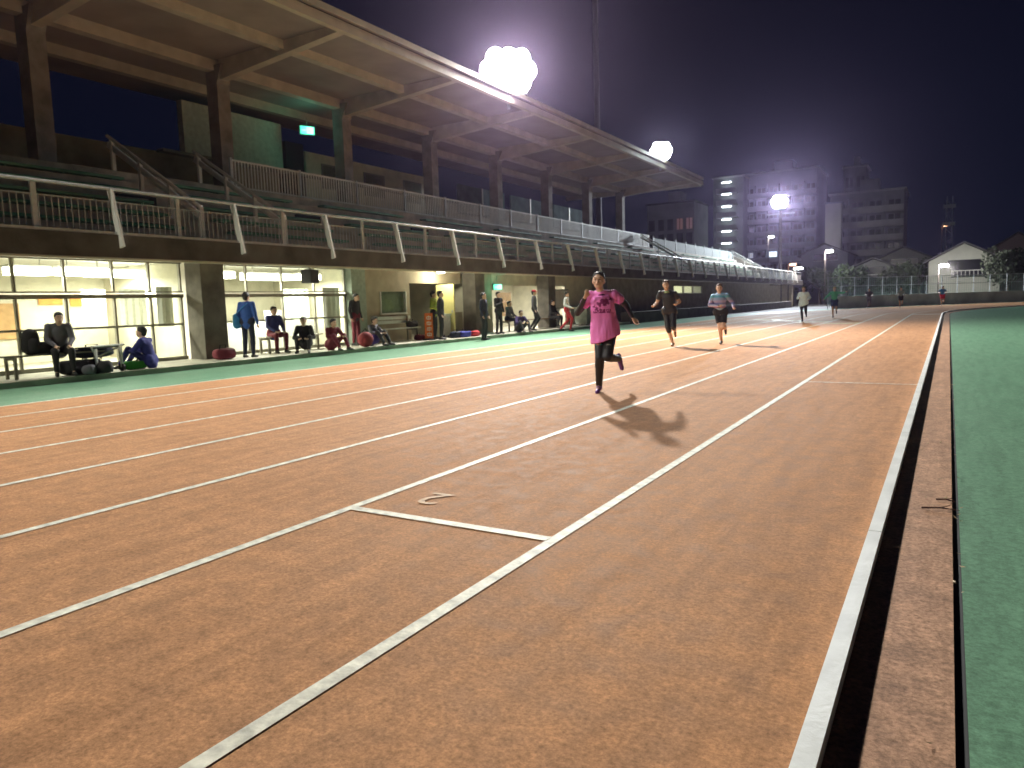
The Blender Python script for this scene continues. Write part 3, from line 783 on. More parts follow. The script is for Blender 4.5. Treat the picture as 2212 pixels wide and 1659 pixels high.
    if hat:
        m = MB(); m.ell(hp+q@Vector((0, .015*s, .07*s)), (.092*s, .104*s, .066*s), rot=q); m.ell(hp+q@Vector((0, -.11*s, .058*s)), (.06*s, .055*s, .010*s), rot=q)
        m.build('cap', hat, t, smooth=True)
    t['_p'] = 0; del t['_p']
    return t, p, side, up, fwd

def sleeve_part(t, p, s, material, voxel=.010, keys='lr'):
    m = MB()
    for k in keys:
        m = MB()
        m.caps(p['s'+k], p['e'+k], .056*s, .046*s); m.caps(p['e'+k], p['e'+k].lerp(p['h'+k], .97), .046*s, .031*s)
        o = m.build('inner_sleeve', material, t, smooth=True); remesh(o, voxel, 2)

# --- front runner (pose read from the photograph; local -y faces the camera)
P1 = dict(pel=(.09,0,.86), chest=(.075,-.03,1.18), neck=(.045,-.06,1.38), head=(.01,-.09,1.55),
          sl=(-.105,-.01,1.335), el=(-.285,.06,1.10), hl=(-.165,-.20,1.30), sr=(.225,.02,1.345), er=(.375,.13,1.20), hr=(.465,.10,1.02),
          pl=(.02,0,.82), kl=(.015,-.12,.485), al=(-.005,.02,.085), pr=(.17,0,.82), kr=(.125,-.16,.50), ar=(.275,.22,.44))
mg = bpy.data.materials.new('magenta_shirt'); mg.use_nodes = True
n, l = mg.node_tree.nodes, mg.node_tree.links; pb = n['Principled BSDF']
tcn = n.new('ShaderNodeTexCoord'); sx = n.new('ShaderNodeSeparateXYZ'); l.new(tcn.outputs['Object'], sx.inputs[0])
pb.inputs['Roughness'].default_value = .75
def mth(op, a, b=None, c=None):
    q = n.new('ShaderNodeMath'); q.operation = op
    for i, v in enumerate((a, b, c)):
        if v is None: continue
        if isinstance(v, (int, float)): q.inputs[i].default_value = v
        else: l.new(v, q.inputs[i])
    return q.outputs[0]
# printed motif: a dark splash over rows of lettering-like strokes
nz = n.new('ShaderNodeTexNoise'); nz.inputs['Scale'].default_value = 20; nz.inputs['Detail'].default_value = 5; l.new(tcn.outputs['Object'], nz.inputs['Vector'])
ex = mth('DIVIDE', mth('SUBTRACT', sx.outputs['X'], mth('ADD', .055, mth('MULTIPLY', mth('SUBTRACT', sx.outputs['Z'], 1.20), .75))), .085)
ez = mth('DIVIDE', mth('SUBTRACT', sx.outputs['Z'], 1.215), .085)
dd = mth('ADD', mth('MULTIPLY', ex, ex), mth('MULTIPLY', ez, ez))
spl = mth('LESS_THAN', mth('ADD', dd, mth('MULTIPLY', mth('SUBTRACT', nz.outputs['Fac'], .5), 6.0)), .75)
wv = n.new('ShaderNodeTexNoise'); mpn = n.new('ShaderNodeMapping'); mpn.inputs['Scale'].default_value = (75, 1, 26); l.new(tcn.outputs['Object'], mpn.inputs[0]); l.new(mpn.outputs[0], wv.inputs['Vector']); wv.inputs['Scale'].default_value = 1
band = mth('MULTIPLY', mth('LESS_THAN', mth('ABSOLUTE', mth('SUBTRACT', sx.outputs['Z'], 1.118)), .026), mth('LESS_THAN', mth('ABSOLUTE', mth('SUBTRACT', sx.outputs['X'], .065)), .125))
txt = mth('MULTIPLY', band, mth('GREATER_THAN', wv.outputs['Fac'], .46))
front = mth('LESS_THAN', sx.outputs['Y'], -.02)
fac = mth('MULTIPLY', mth('MAXIMUM', spl, txt), front)
mxn = n.new('ShaderNodeMix'); mxn.data_type = 'RGBA'; l.new(fac, mxn.inputs['Factor'])
mxn.inputs['A'].default_value = (.82, .22, .62, 1); mxn.inputs['B'].default_value = (.20, .012, .12, 1)
l.new(mxn.outputs['Result'], pb.inputs['Base Color'])
# diagonal drag folds as relief
fo = n.new('ShaderNodeTexNoise'); mf = n.new('ShaderNodeMapping'); mf.inputs['Rotation'].default_value = (0, R(38), 0); mf.inputs['Scale'].default_value = (15, 5, 4)
l.new(tcn.outputs['Object'], mf.inputs[0]); l.new(mf.outputs[0], fo.inputs['Vector']); fo.inputs['Scale'].default_value = 1; fo.inputs['Detail'].default_value = 1
bp = n.new('ShaderNodeBump'); bp.inputs['Strength'].default_value = .7; bp.inputs['Distance'].default_value = .05; l.new(fo.outputs['Fac'], bp.inputs['Height']); l.new(bp.outputs[0], pb.inputs['Normal'])

leg = bpy.data.materials.new('patterned_leggings'); leg.use_nodes = True
n, l = leg.node_tree.nodes, leg.node_tree.links; pb = n['Principled BSDF']; pb.inputs['Roughness'].default_value = .6
tcn = n.new('ShaderNodeTexCoord'); sx = n.new('ShaderNodeSeparateXYZ'); l.new(tcn.outputs['Object'], sx.inputs[0])
vo = n.new('ShaderNodeTexVoronoi'); vo.inputs['Scale'].default_value = 13; l.new(tcn.outputs['Object'], vo.inputs['Vector'])
cr = n.new('ShaderNodeValToRGB'); cr.color_ramp.interpolation = 'CONSTANT'
E_ = cr.color_ramp.elements; E_[0].color = (.012,.012,.015,1); E_[1].position = .45; E_[1].color = (.02,.16,.14,1)
for pos, c in ((.60, (.012,.012,.015,1)), (.72, (.30,.27,.22,1)), (.82, (.03,.05,.16,1)), (.90, (.25,.08,.04,1))): e = E_.new(pos); e.color = c
sp = n.new('ShaderNodeSeparateColor'); l.new(vo.outputs['Color'], sp.inputs[0]); l.new(sp.outputs[0], cr.inputs[0])
mk = mth('GREATER_THAN', sx.outputs['Z'], .66)
mxn = n.new('ShaderNodeMix'); mxn.data_type = 'RGBA'; l.new(mk, mxn.inputs['Factor']); mxn.inputs['A'].default_value = (.014,.014,.017,1); l.new(cr.outputs[0], mxn.inputs['B']); l.new(mxn.outputs['Result'], pb.inputs['Base Color'])

SH_P = mat('purple_shoe', (.16,.05,.28), .5)
t, p, side, up, fwd = person('runner in a loose magenta printed shirt and dark patterned leggings, nearest on the track', (-4.12, 9.25, 0), R(22), P1, mg, leg,
    sleeves='half', shoe=SH_P, fine=True, voxel=.011, loose=1.05, skirt=.95, gaze=(R(-6), R(-6)), foot_dir=dict(l=(-.15,-1,-.12), r=(.25,.25,-1)), group='runners on the track')
sleeve_part(t, p, 1.0, cloth('black_inner', (.014,.014,.016), .6))
MB().cyl(p['neck']-up*.045, p['neck']-up*.012, .070, .060, n=20).build('collar', cloth('collar', (.05,.01,.04)), t, smooth=True)
m = MB()
m.ell(p['head']+Vector((0,-.088,-.052)), (.022,.009,.006), n=8, m=6)
# headband-like damp fringe
# --- second runner, all black, capri tights
P2 = dict(pel=(.06,0,.90), chest=(.03,-.05,1.24), neck=(-.01,-.09,1.43), head=(-.04,-.13,1.60),
          sl=(-.19,-.03,1.38), el=(-.27,.04,1.12), hl=(-.33,-.16,1.06), sr=(.20,-.02,1.36), er=(.30,.12,1.14), hr=(.22,-.12,1.08),
          pl=(-.03,0,.87), kl=(.01,-.10,.50), al=(.13,.0,.09), pr=(.14,0,.87), kr=(.15,-.26,.52), ar=(.18,.10,.40))
BLK = cloth('black', (.016,.017,.018), .7)
t, p, *_ = person('runner dressed all in black with knee length tights, behind the magenta shirt', (-6.38, 18.8, 0), R(18), P2, BLK, cloth('black_tights', (.012,.012,.014), .55),
    sleeves='half', legs='capri', voxel=.012, shoe=mat('brown_shoe', (.18,.10,.05), .5), hair=BROWN, foot_dir=dict(r=(.1,.2,-1)), group='runners on the track', scale=1.03)
MB().cyl(p['neck']-Vector((0,0,.06)), p['neck']-Vector((0,0,.0)), .085, .065, n=18).build('collar', cloth('green_collar', (.25,.33,.16)), t, smooth=True)
# --- third runner, blue white striped long sleeve top
stp = bpy.data.materials.new('striped_top'); stp.use_nodes = True
n, l = stp.node_tree.nodes, stp.node_tree.links; pb = n['Principled BSDF']; pb.inputs['Roughness'].default_value = .7
tcn = n.new('ShaderNodeTexCoord'); sx = n.new('ShaderNodeSeparateXYZ'); l.new(tcn.outputs['Object'], sx.inputs[0])
cr = n.new('ShaderNodeValToRGB'); cr.color_ramp.interpolation = 'CONSTANT'
E_ = cr.color_ramp.elements; E_[0].color = (.34,.36,.50,1); E_[1].position = .10; E_[1].color = (.30,.40,.52,1)
for pos, c in ((.26, (.34,.20,.34,1)), (.34, (.40,.40,.55,1)), (.42, (.14,.16,.34,1)), (.50, (.34,.28,.46,1)), (.60, (.22,.30,.46,1)), (.72, (.08,.30,.42,1)), (.82, (.30,.50,.72,1)), (.90, (.18,.36,.66,1))): e = E_.new(pos); e.color = c
mr = n.new('ShaderNodeMapRange'); mr.inputs[1].default_value = .82; mr.inputs[2].default_value = 1.42; l.new(sx.outputs['Z'], mr.inputs[0]); l.new(mr.outputs[0], cr.inputs[0]); l.new(cr.outputs[0], pb.inputs['Base Color'])
P3 = dict(pel=(.0,0,.86), chest=(-.02,-.04,1.18), neck=(-.03,-.07,1.36), head=(-.03,-.11,1.52),
          sl=(-.20,-.03,1.30), el=(-.28,.08,1.06), hl=(-.06,-.20,1.03), sr=(.17,-.02,1.31), er=(.32,.10,1.10), hr=(.34,-.14,.98),
          pl=(-.08,0,.83), kl=(-.01,-.12,.48), al=(.02,.03,.085), pr=(.09,0,.83), kr=(.07,-.20,.47), ar=(.12,.28,.42))
person('runner in a pale blue striped long sleeved top and black shorts', (-5.25, 19.8, 0), R(14), P3, stp, cloth('black_shorts', (.012,.012,.014)),
    sleeves='long', legs='short', voxel=.012, shoe=mat('dark_shoe', (.03,.03,.03), .5), hair=BROWN, foot_dir=dict(r=(.1,.2,-1)), group='runners on the track')
RUN = dict(pel=(0,0,.88), chest=(0,-.06,1.21), neck=(0,-.10,1.39), head=(0,-.14,1.55), sl=(-.18,-.05,1.34), el=(-.27,.08,1.10), hl=(-.20,-.20,1.12), sr=(.18,-.05,1.34), er=(.28,.10,1.12), hr=(.22,-.16,1.02),
          pl=(-.09,0,.85), kl=(-.08,-.16,.50), al=(-.05,.02,.085), pr=(.09,0,.85), kr=(.10,-.22,.50), ar=(.11,.22,.38))
for lab, loc, tp, bt, sl, hr in (
    ('runner in a loose pale cyan jacket, left of the two middle runners', (-5.9, 37.0, 0), cloth('pale_cyan', (.80,.95,.95)), BLK, 'long', mat('lit_hair', (.20,.18,.05), .6)),
    ('runner in a dark green top holding both arms out', (-5.25, 42.6, 0), cloth('green_top', (.10,.46,.26)), cloth('navy_shorts', (.02,.04,.12)), 'long', mat('lit_hair', (.20,.18,.05), .6)),
    ('distant runner in a dark vest with a pink collar', (-5.6, 66.5, 0), cloth('grey_top', (.07,.06,.08)), cloth('grey_bottom', (.16,.16,.22)), 'half', BROWN),
    ('distant runner in a pale grey green shirt', (-3.25, 65.5, 0), cloth('pale_grey', (.26,.33,.30)), BLK, 'long', BROWN),
    ('farthest runner in a bright blue top and red shorts beside the kerb', (-0.45, 70.0, 0), cloth('sky_blue', (.06,.24,.62)), cloth('red_shorts', (.62,.03,.08)), 'half', HAIR)):
    pose = RUN if 'green top' not in lab else mix_pose(RUN, hr=(.52,-.12,1.34), er=(.38,.0,1.30), hl=(-.50,-.1,1.0), el=(-.34,0,1.15))
    person(lab, loc, R(8), pose, tp, bt, sleeves=sl, legs='short' if 'shorts' in lab or 'green' in lab else 'long', voxel=.022, hair=hr, foot_dir=dict(r=(.1,.2,-1)), group='runners on the track', skirt=.8 if 'cyan' in lab else 0, loose=1.15 if 'cyan' in lab else 1.0)

# --- people below the stand
PF = 0.11
NAVY = cloth('navy', (.02,.025,.05)); BLUE = cloth('royal_blue', (.025,.085,.34)); DARK = cloth('charcoal', (.025,.024,.026)); MAR = cloth('maroon', (.16,.02,.035))
GREY = cloth('grey', (.12,.12,.14)); DBL = cloth('deep_blue', (.025,.03,.20)); RED = cloth('red', (.45,.03,.04)); WHT = cloth('white', (.6,.6,.58)); YG = cloth('yellow_green', (.35,.45,.06))
GB = 'people waiting below the grandstand'
def PP(x, X): # lateral X and photo column -> Y
    d = Vector((x-CX, 0, F)); dd = Vector((x-CX, 700-CY, F)); return X*(dd.dot(T))/(dd.dot(RT))
def put(x, X): return (X, PP(x, X), PF if X < -14.62 else 0.0)
person('person in a dark striped top sitting on the bench beside the black bags', put(124, -15.2), R(70), mix_pose(SIT, head=(.02,-.16,1.15)), GREY, DARK, group=GB, voxel=.018)
person('person in a deep blue jacket crouching on the ground left of the first pillar', put(320, -14.85), R(-60), GROUND, DBL, DBL, group=GB, voxel=.018, scale=1.02)
t, p, *_ = person('person standing in a royal blue jacket with a light blue bag on the hip', put(535, -15.1), R(200), STAND, BLUE, NAVY, group=GB, voxel=.016, scale=.96, loose=1.12)
bm = MB().caps((.27,.03,.84), (.27,.03,1.02), .11, .10, flat=.5).beam((.27,.10,1.08), (-.10,.15,1.36), .03, .01)
tag(bm.build('shoulder_bag', cloth('sky_bag', (.05,.26,.60)), t, smooth=True))
person('person in blue and red sitting on a bench, leaning forward', put(590, -16.0), R(75), SIT, cloth('blue_red', (.05,.06,.20)), MAR, group=GB, voxel=.018)
person('dark clothed person sitting on a low seat, seen from behind', put(657, -15.2), R(40), mix_pose(GROUND, pel=(0,0,.22), pl=(-.09,0,.22), pr=(.09,0,.22), chest=(0,-.06,.55), neck=(0,-.10,.72), head=(0,-.16,.87), sl=(-.18,-.08,.68), sr=(.18,-.08,.68)), DARK, DARK, group=GB, voxel=.018)
person('person in a maroon jacket squatting with pale hands on the knees', put(713, -15.0), R(80), GROUND, MAR, MAR, group=GB, voxel=.018)
person('person in black leaning on the green pier with head bowed', put(768, -15.9), R(95), mix_pose(STAND, head=(0,-.12,1.55)), DARK, MAR, group=GB, voxel=.016, scale=.97)
person('small person bent over the red ball bag', put(800, -15.2), R(95), GROUND, GREY, DARK, group=GB, voxel=.018)
person('person in a black jacket over a yellow green shirt beside the orange sign', put(953, -14.9), R(120), STAND, DARK, DARK, group=GB, voxel=.016, scale=.98, loose=1.1)
t, p, *_ = person('person in a yellow green running vest half hidden behind the black jacket', put(938, -15.5), R(110), mix_pose(STAND, hl=(-.12,-.22,1.12), hr=(.12,-.22,1.12)), YG, DARK, group=GB, voxel=.018, scale=.98)
person('person in a navy jacket and dark trousers standing at the green apron edge', put(1046, -14.2), R(100), STAND, NAVY, DARK, group=GB, voxel=.016, scale=.99, loose=1.15)
person('person in a black hoodie standing under the exit sign', put(1078, -15.0), R(80), mix_pose(STAND, hl=(-.1,-.3,1.25), el=(-.24,-.05,1.14)), DARK, DARK, group=GB, voxel=.016, scale=.96)
person('child sized person in violet squatting in front of the corridor', put(1122, -14.8), R(60), GROUND, cloth('violet', (.06,.04,.14)), DARK, group=GB, voxel=.018)
person('person wearing a red cap and a striped top, walking past the boards', put(1155, -14.9), R(110), mix_pose(STAND, kl=(-.11,-.22,.52), al=(-.12,.05,.09), kr=(.11,-.05,.50), ar=(.12,.22,.10)), GREY, DARK, group=GB, voxel=.018, hat=RED)
person('person in black sitting on the long bench by the white board', put(1192, -15.6), R(90), SIT, DARK, DARK, group=GB, voxel=.018)
person('person in a white shirt and bright red trousers striding along the apron', put(1225, -14.1), R(100), mix_pose(STAND, kl=(-.11,-.26,.54), al=(-.12,-.18,.10), kr=(.11,-.02,.48), ar=(.12,.34,.12), hl=(-.2,-.26,1.02)), WHT, RED, group=GB, voxel=.018)
person('person in grey sitting at the left end of the corridor bench', put(1098, -15.9), R(90), SIT, GREY, NAVY, group=GB, voxel=.018)

# ------------------------------------------------------------ things on the platform
def bench(x, X, L_, lab, back=True, rz=0, m=M_white):
    loc = put(x, X); t = empty('bench', loc, rz, lab, 'bench')
    for i in range(3): MB().box(-.20+i*.14, -.08+i*.14, -L_/2, L_/2, .42, .45).build('seat_plank', m, t)
    if back:
        for i in range(2): MB().box(-.29, -.26, -L_/2, L_/2, .60+i*.14, .71+i*.14).build('back_plank', m, t)
    for s in (-1, 1):
        MB().box(-.27 if back else -.2, -.22 if back else -.15, s*(L_/2-.2)-.025, s*(L_/2-.2)+.025, 0, .85 if back else .42).box(.14, .19, s*(L_/2-.2)-.025, s*(L_/2-.2)+.025, 0, .42).box(-.2, .15, s*(L_/2-.2)-.02, s*(L_/2-.2)+.02, .36, .42).build('leg', M_frame, t)
    return t
bench(860, -16.0, 2.0, 'white bench with a backrest under the curtained window')
bench(105, -15.25, 1.9, 'dark bench carrying black bags at the left end', back=False, m=M_frame)
bench(625, -16.05, 2.2, 'pale bench behind the seated people of the second lit room', back=False)
bench(1150, -15.95, 5.0, 'long low bench along the corridor front', back=False, m=mat('bench_wood', (.35,.24,.14), .6))
bench(1560, -15.9, 3.0, 'small white bench below the lit strip window', back=True)
def bag(x, X, z, sz, m, lab, cat='bag', kind='duffel', rz=0, name='sports_bag'):
    loc = put(x, X); t = empty(name, (loc[0], loc[1], loc[2]+z), rz, lab, cat)
    a, b, c = sz
    mb = MB()
    if kind == 'duffel':
        rg = []; ph = random.uniform(0, 6)
        for i in range(11):
            u_ = -1+2*i/10; e = (1-abs(u_)**5)**.35 if abs(u_) < 1 else .55
            ring = []
            for q in range(18):
                th = 2*math.pi*q/18; cc, ss = math.cos(th), math.sin(th)
                ex_ = math.copysign(abs(cc)**.6, cc); ez_ = math.copysign(abs(ss)**(.5 if ss < 0 else .75), ss)
                lump = 1+.09*math.sin(3*th+ph+2.2*u_)+.07*math.sin(5*u_+ph*2)
                sag = 1-.18*math.cos(u_*2.4) if ss > 0 else 1
                ring.append((ex_*b*.5*max(e, .5)*lump, u_*a/2, b*.42+ez_*b*.42*max(e, .6)*lump*sag if ss > 0 else b*.42+ez_*b*.41*max(e, .6)))
            rg.append(ring)
        mb.rings(rg)
    elif kind == 'pack': mb.caps((0, 0, b*.45), (0, 0, c-b*.4), b*.5, b*.40, flat=.7, side=(0,1,0), n=14).caps((.12*b*2, 0, b*.35), (.12*b*2, 0, c*.45), b*.30, b*.26, n=10)
    else: mb.ell((0, 0, b*.5), (b*.5, b*.5, b*.5))
    mb.build('body', m, t, smooth=True)
    s = MB()
    if kind == 'duffel':
        for q in (-.15*a, .15*a): s.beam((-.25*b, q, b*.55), (-.1*b, q, b*1.05), .03, .01)
        s.beam((-.1*b, -.15*a, b*1.05), (-.1*b, .15*a, b*1.05), .03, .01)
    elif kind == 'pack':
        s.beam((-.3*b, -.1, c*.9), (-.36*b, -.1, c*.1), .035, .012).beam((-.3*b, .1, c*.9), (-.36*b, .1, c*.1), .035, .012)
    else: s.beam((0, -.3*b, b*.95), (0, 0, b*1.2), .03, .01).beam((0, 0, b*1.2), (0, .3*b, b*.95), .03, .01)
    s.build('strap', DARK, t)
    return t
bag(62, -15.25, .45, (.5,.38,.5), DARK, 'upright black backpack at the left end of the dark bench', kind='pack')
bag(92, -15.25, .45, (.6,.30,.3), DARK, 'black duffel bag on the dark bench beside the backpack')
bag(165, -15.0, 0, (.9,.36,.4), DARK, 'big black kit bag in the dark heap right of the seated person', rz=.3)
bag(195, -15.2, .3, (.8,.26,.3), NAVY, 'navy kit bag on top of the dark heap')
bag(215, -14.8, 0, (.6,.30,.3), DARK, 'black bag with white trim at the front of the dark heap', rz=1.2)
bag(185, -14.75, 0, (.5,.24,.3), GREY, 'grey bag lying at the left of the dark heap', rz=.9)
m = MB()
tw = empty('folding_cart', put(205, -15.05), .2, 'folding cart with white tubes standing in the dark heap of bags', 'cart')
MB().cyl((-.3,-.3,.12), (.3,.4,.55), .018, n=8).cyl((-.3,.3,.12), (.3,-.4,.55), .018, n=8).cyl((.3,-.4,.55), (.3,.4,.55), .018, n=8).cyl((-.3,-.3,.12), (-.3,.3,.12), .018, n=8).build('frame', M_white, tw)
MB().box(-.25, .25, -.3, .3, .50, .53).build('tray', DARK, tw)
for sx_ in (-.3, .3):
    for sy_ in (-.3, .3): MB().cyl((sx_, sy_-.02, .08), (sx_, sy_+.02, .08), .08, n=16).build('wheel', M_black, tw)
MB().box(.28, .32, -.32, -.28, .08, .5).box(.28, .32, .28, .32, .08, .5).box(-.32, -.28, -.32, -.28, .08, .14).box(-.32, -.28, .28, .32, .08, .14).build('strut', M_white, tw)
bag(480, -15.3, 0, (.55,.34,.3), MAR, 'dark maroon bag at the foot of the first pillar')
bag(284, -14.9, 0, (.5,.22,.2), cloth('bright_green', (.04,.28,.03)), 'bright green cloth bag beside the crouching person')
bag(788, -14.85, 0, (.4,.46,.4), cloth('dull_red', (.22,.025,.03)), 'round red ball bag near the green pier', kind='ball')
bag(806, -15.0, .05, (.4,.40,.4), cloth('purple', (.07,.04,.24)), 'purple ball bag beside the red one', kind='ball')
bag(890, -16.0, .45, (.5,.26,.3), DARK, 'black bag on the right end of the white bench')
bag(905, -15.6, 0, (.4,.24,.3), MAR, 'dark red bag under the right end of the white bench')
bag(985, -15.1, 0, (.6,.28,.3), NAVY, 'navy bag on the platform right of the black jacket')
bag(1003, -15.0, 0, (.6,.28,.3), cloth('bag_blue', (.04,.05,.30)), 'blue bag in the row between two standing people')
bag(1024, -15.0, 0, (.5,.26,.3), RED, 'red bag at the right end of the bag row')
# hanging speaker
sp_ = empty('hanging_speaker', (-15.75, PP(676, -15.75), 2.02), R(10), 'black loudspeaker hanging from the soffit before the strip lights', 'loudspeaker')
MB().box(-.16, .16, -.20, .20, 0, .38).build('cabinet', mat('speaker_black', (.01,.01,.012), .5), sp_)
MB().box(.161, .168, -.17, .17, .03, .35).build('grille', mat('speaker_grille', (.03,.03,.03), .8), sp_)
MB().box(-.02, .02, -.22, .22, .38, .40).box(-.02, .02, -.03, .03, .40, .54).build('bracket', M_frame, sp_)
# orange sign board with white strokes
og = empty('orange_sign', put(926, -15.3), R(62), 'upright orange sign board with pale lettering beside the yellow door', 'sign')
MB().box(-.15, .15, -.02, .02, .05, .92).build('board', mat('sign_orange', (.75,.16,.03), .6, emit=None), og)
lt = MB()
for i in range(4):
    z = .74-i*.19
    lt.box(-.08, .08, -.026, -.021, z+.05, z+.07).box(-.08, .08, -.026, -.021, z-.03, z-.01).box(-.08, -.06, -.026, -.021, z-.01, z+.05).box(.06, .08, -.026, -.021, z-.01, z+.05).box(-.01, .01, -.0265, -.0215, z-.05, z+.09)
lt.build('lettering', M_paper, og)
MB().box(-.18, .18, -.12, .12, 0, .05).build('base', M_black, og)
# white notice board, cabinet, bins
nb = empty('notice_board', (-16.44, PP(1208, -16.4), 1.0), R(90), 'white notice board on the wall above the red trousers', 'notice board')
MB().box(-1.0, 1.0, -.05, .0, 0, .85).build('board', M_paper, nb); MB().box(-1.04, 1.04, -.06, -.01, .85, .9).box(-1.04, 1.04, -.06, -.01, -.05, 0).build('frame', M_frame, nb)
def container(x, X, w, d, h, m, lab, cat, name):
    t = empty(name, put(x, X), 0, lab, cat)
    MB().rings([[(-d/2*.9,-w/2*.9,.05),(d/2*.9,-w/2*.9,.05),(d/2*.9,w/2*.9,.05),(-d/2*.9,w/2*.9,.05)],[(-d/2,-w/2,h),(d/2,-w/2,h),(d/2,w/2,h),(-d/2,w/2,h)]]).build('body', m, t)
    MB().box(-d/2-.03, d/2+.03, -w/2-.03, w/2+.03, h, h+.06).build('lid', m, t)
    for a in (-1, 1): MB().cyl((d/2*.7, a*w*.36-.03, .06), (d/2*.7, a*w*.36+.03, .06), .06, n=12).build('wheel', M_black, t)
    return t
container(1268, -15.6, 1.5, .7, .85, mat('bin_grey_green', (.32,.36,.30), .6), 'big grey green storage bin left of the magenta shirt', 'bin', 'storage_bin')
container(1190, -16.2, .9, .5, .8, M_white, 'white cabinet under the notice board', 'cabinet', 'white_cabinet')
container(955, -16.1, .5, .45, .8, M_curt, 'pale box bin behind the black jacket', 'bin', 'storage_bin')
# bright table thing on the shelf (photo: pale boxes in room two)
for x, z, lab in ((590, .95, 'white box on the counter left of the seated person'), (612, .95, 'second white box on the counter, beside the first')):
    loc = put(x, -17.9); b_ = empty('white_box', (loc[0], loc[1], z), 0, lab, 'box')
    MB().box(-.15, .15, -.2, .2, .002, .3).build('carton', M_paper, b_); MB().box(-.16, .16, -.21, .21, .3, .33).build('lid', M_white, b_)

# dry leaves and twigs blown against the kerb strip
def twig(x, y, L_, a, lab):
    t = MB(); d = Vector((math.cos(a), math.sin(a), 0))
    p0 = Vector((x, y, .006)); p1 = p0+d*L_*.5+Vector((0, .015, .004)); p2 = p0+d*L_
    t.cyl(p0, p1, .006, .005, n=6).cyl(p1, p2, .005, .002, n=6).cyl(p1, p1+Vector((d.x*.3-d.y*.3, d.y*.3+d.x*.3, .02))*L_, .003, .0015, n=5)
    tag(t.build('twig', mat('bark_red', (.06,.025,.018), .8), None), lab, 'twig')
twig(-.10, 4.75, .19, .1, 'dark forked twig lying across the reddish strip beside the kerb')
twig(-.03, 4.98, .10, -.15, 'shorter dark twig just beyond the forked one')
lv = MB()
for i in range(46):
    y = random.uniform(1.9, 12); x = random.choice((random.uniform(-.16, .05), random.uniform(.045, .09), random.uniform(.04, .1)))
    a = random.uniform(0, 6.28); s_ = random.uniform(.008, .022); c_ = Vector((x, y, .004)); u_ = Vector((math.cos(a), math.sin(a), random.uniform(-.1, .3)))*s_; w_2 = Vector((-math.sin(a), math.cos(a), .2))*s_*.4
    q = len(lv.v); lv.v += [tuple(c_-u_), tuple(c_+w_2), tuple(c_+u_+Vector((0,0,.006))), tuple(c_-w_2)]; lv.f.append((q, q+1, q+2, q+3))
tag(lv.build('fallen_leaves', mat('dry_leaf', (.38,.28,.15), .7, var=.4, scale=20), None), kind='stuff')
# ------------------------------------------------------------ far wall and mesh fence round the bend
fw = MB()
def arcring(r, z, a0, a1, n):
    return [(XC-r*math.cos(a0+(a1-a0)*i/n), YC+r*math.sin(a0+(a1-a0)*i/n), z) for i in range(n+1)]
A0, A1 = R(28), R(150); n_ = 80
rr = [arcring(50.6, -.03, A0, A1, n_), arcring(50.6, 1.05, A0, A1, n_), arcring(50.85, 1.05, A0, A1, n_), arcring(50.85, -.03, A0, A1, n_)]
fw.v = sum(rr, []); N = n_+1
for i in range(n_):
    for a, b in ((0,1),(1,2),(2,3)): fw.f.append((a*N+i, b*N+i, b*N+i+1, a*N+i+1))
bw = fw.build('bend_wall', mat('bend_wall_concrete', (.74,.75,.74), .8, var=.3, scale=.6), None); tag(bw, 'low grey concrete wall curving round the far bend', 'wall')
struct('outer_apron', (lambda m: (setattr(m, 'v', path(-14.9, -.008, y0=38.0)+path(-11.75, -.008, y0=38.0)), setattr(m, 'f', [(i, i+1, len(path(0,0))+i+1, len(path(0,0))+i) for i in range(len(path(0,0))-1)]), m)[-1])(MB()), M_green)
mf_ = empty('mesh_fence', (0,0,0), 0, 'tall greenish mesh fence above the curved far wall', 'fence')
RF = 51.4
pst = None
for i in range(0, 61):
    a = A0+(A1-A0)*i/60; q = (XC-RF*math.cos(a), YC+RF*math.sin(a), 0)
    if pst is None: pst = MB().cyl((0,0,-.03), (0,0,2.75), .04, n=8).build('post', M_rail, mf_); pst.location = q
    else: piece(pst, mf_, q)
for z in (1.95, 2.7):
    rl = MB()
    pts = arcring(RF, z, A0, A1, 60)
    for a, b in zip(pts[:-1], pts[1:]): rl.beam(a, b, .04, .04)
    rl.build('rail', M_rail, mf_)
wires = MB(); pts = arcring(RF, 0, A0, A1, 420)
for q in pts: wires.box(q[0]-.012, q[0]+.012, q[1]-.012, q[1]+.012, .1, 2.7)
for k in range(12):
    z = .3+k*.2
    for a, b in zip(pts[:-1:6], pts[6::6]): wires.beam((a[0], a[1], z), (b[0], b[1], z), .012, .012)
tag(wires.build('wire_mesh', mat('green_wire', (.20,.32,.26), .5), mf_), kind='stuff')

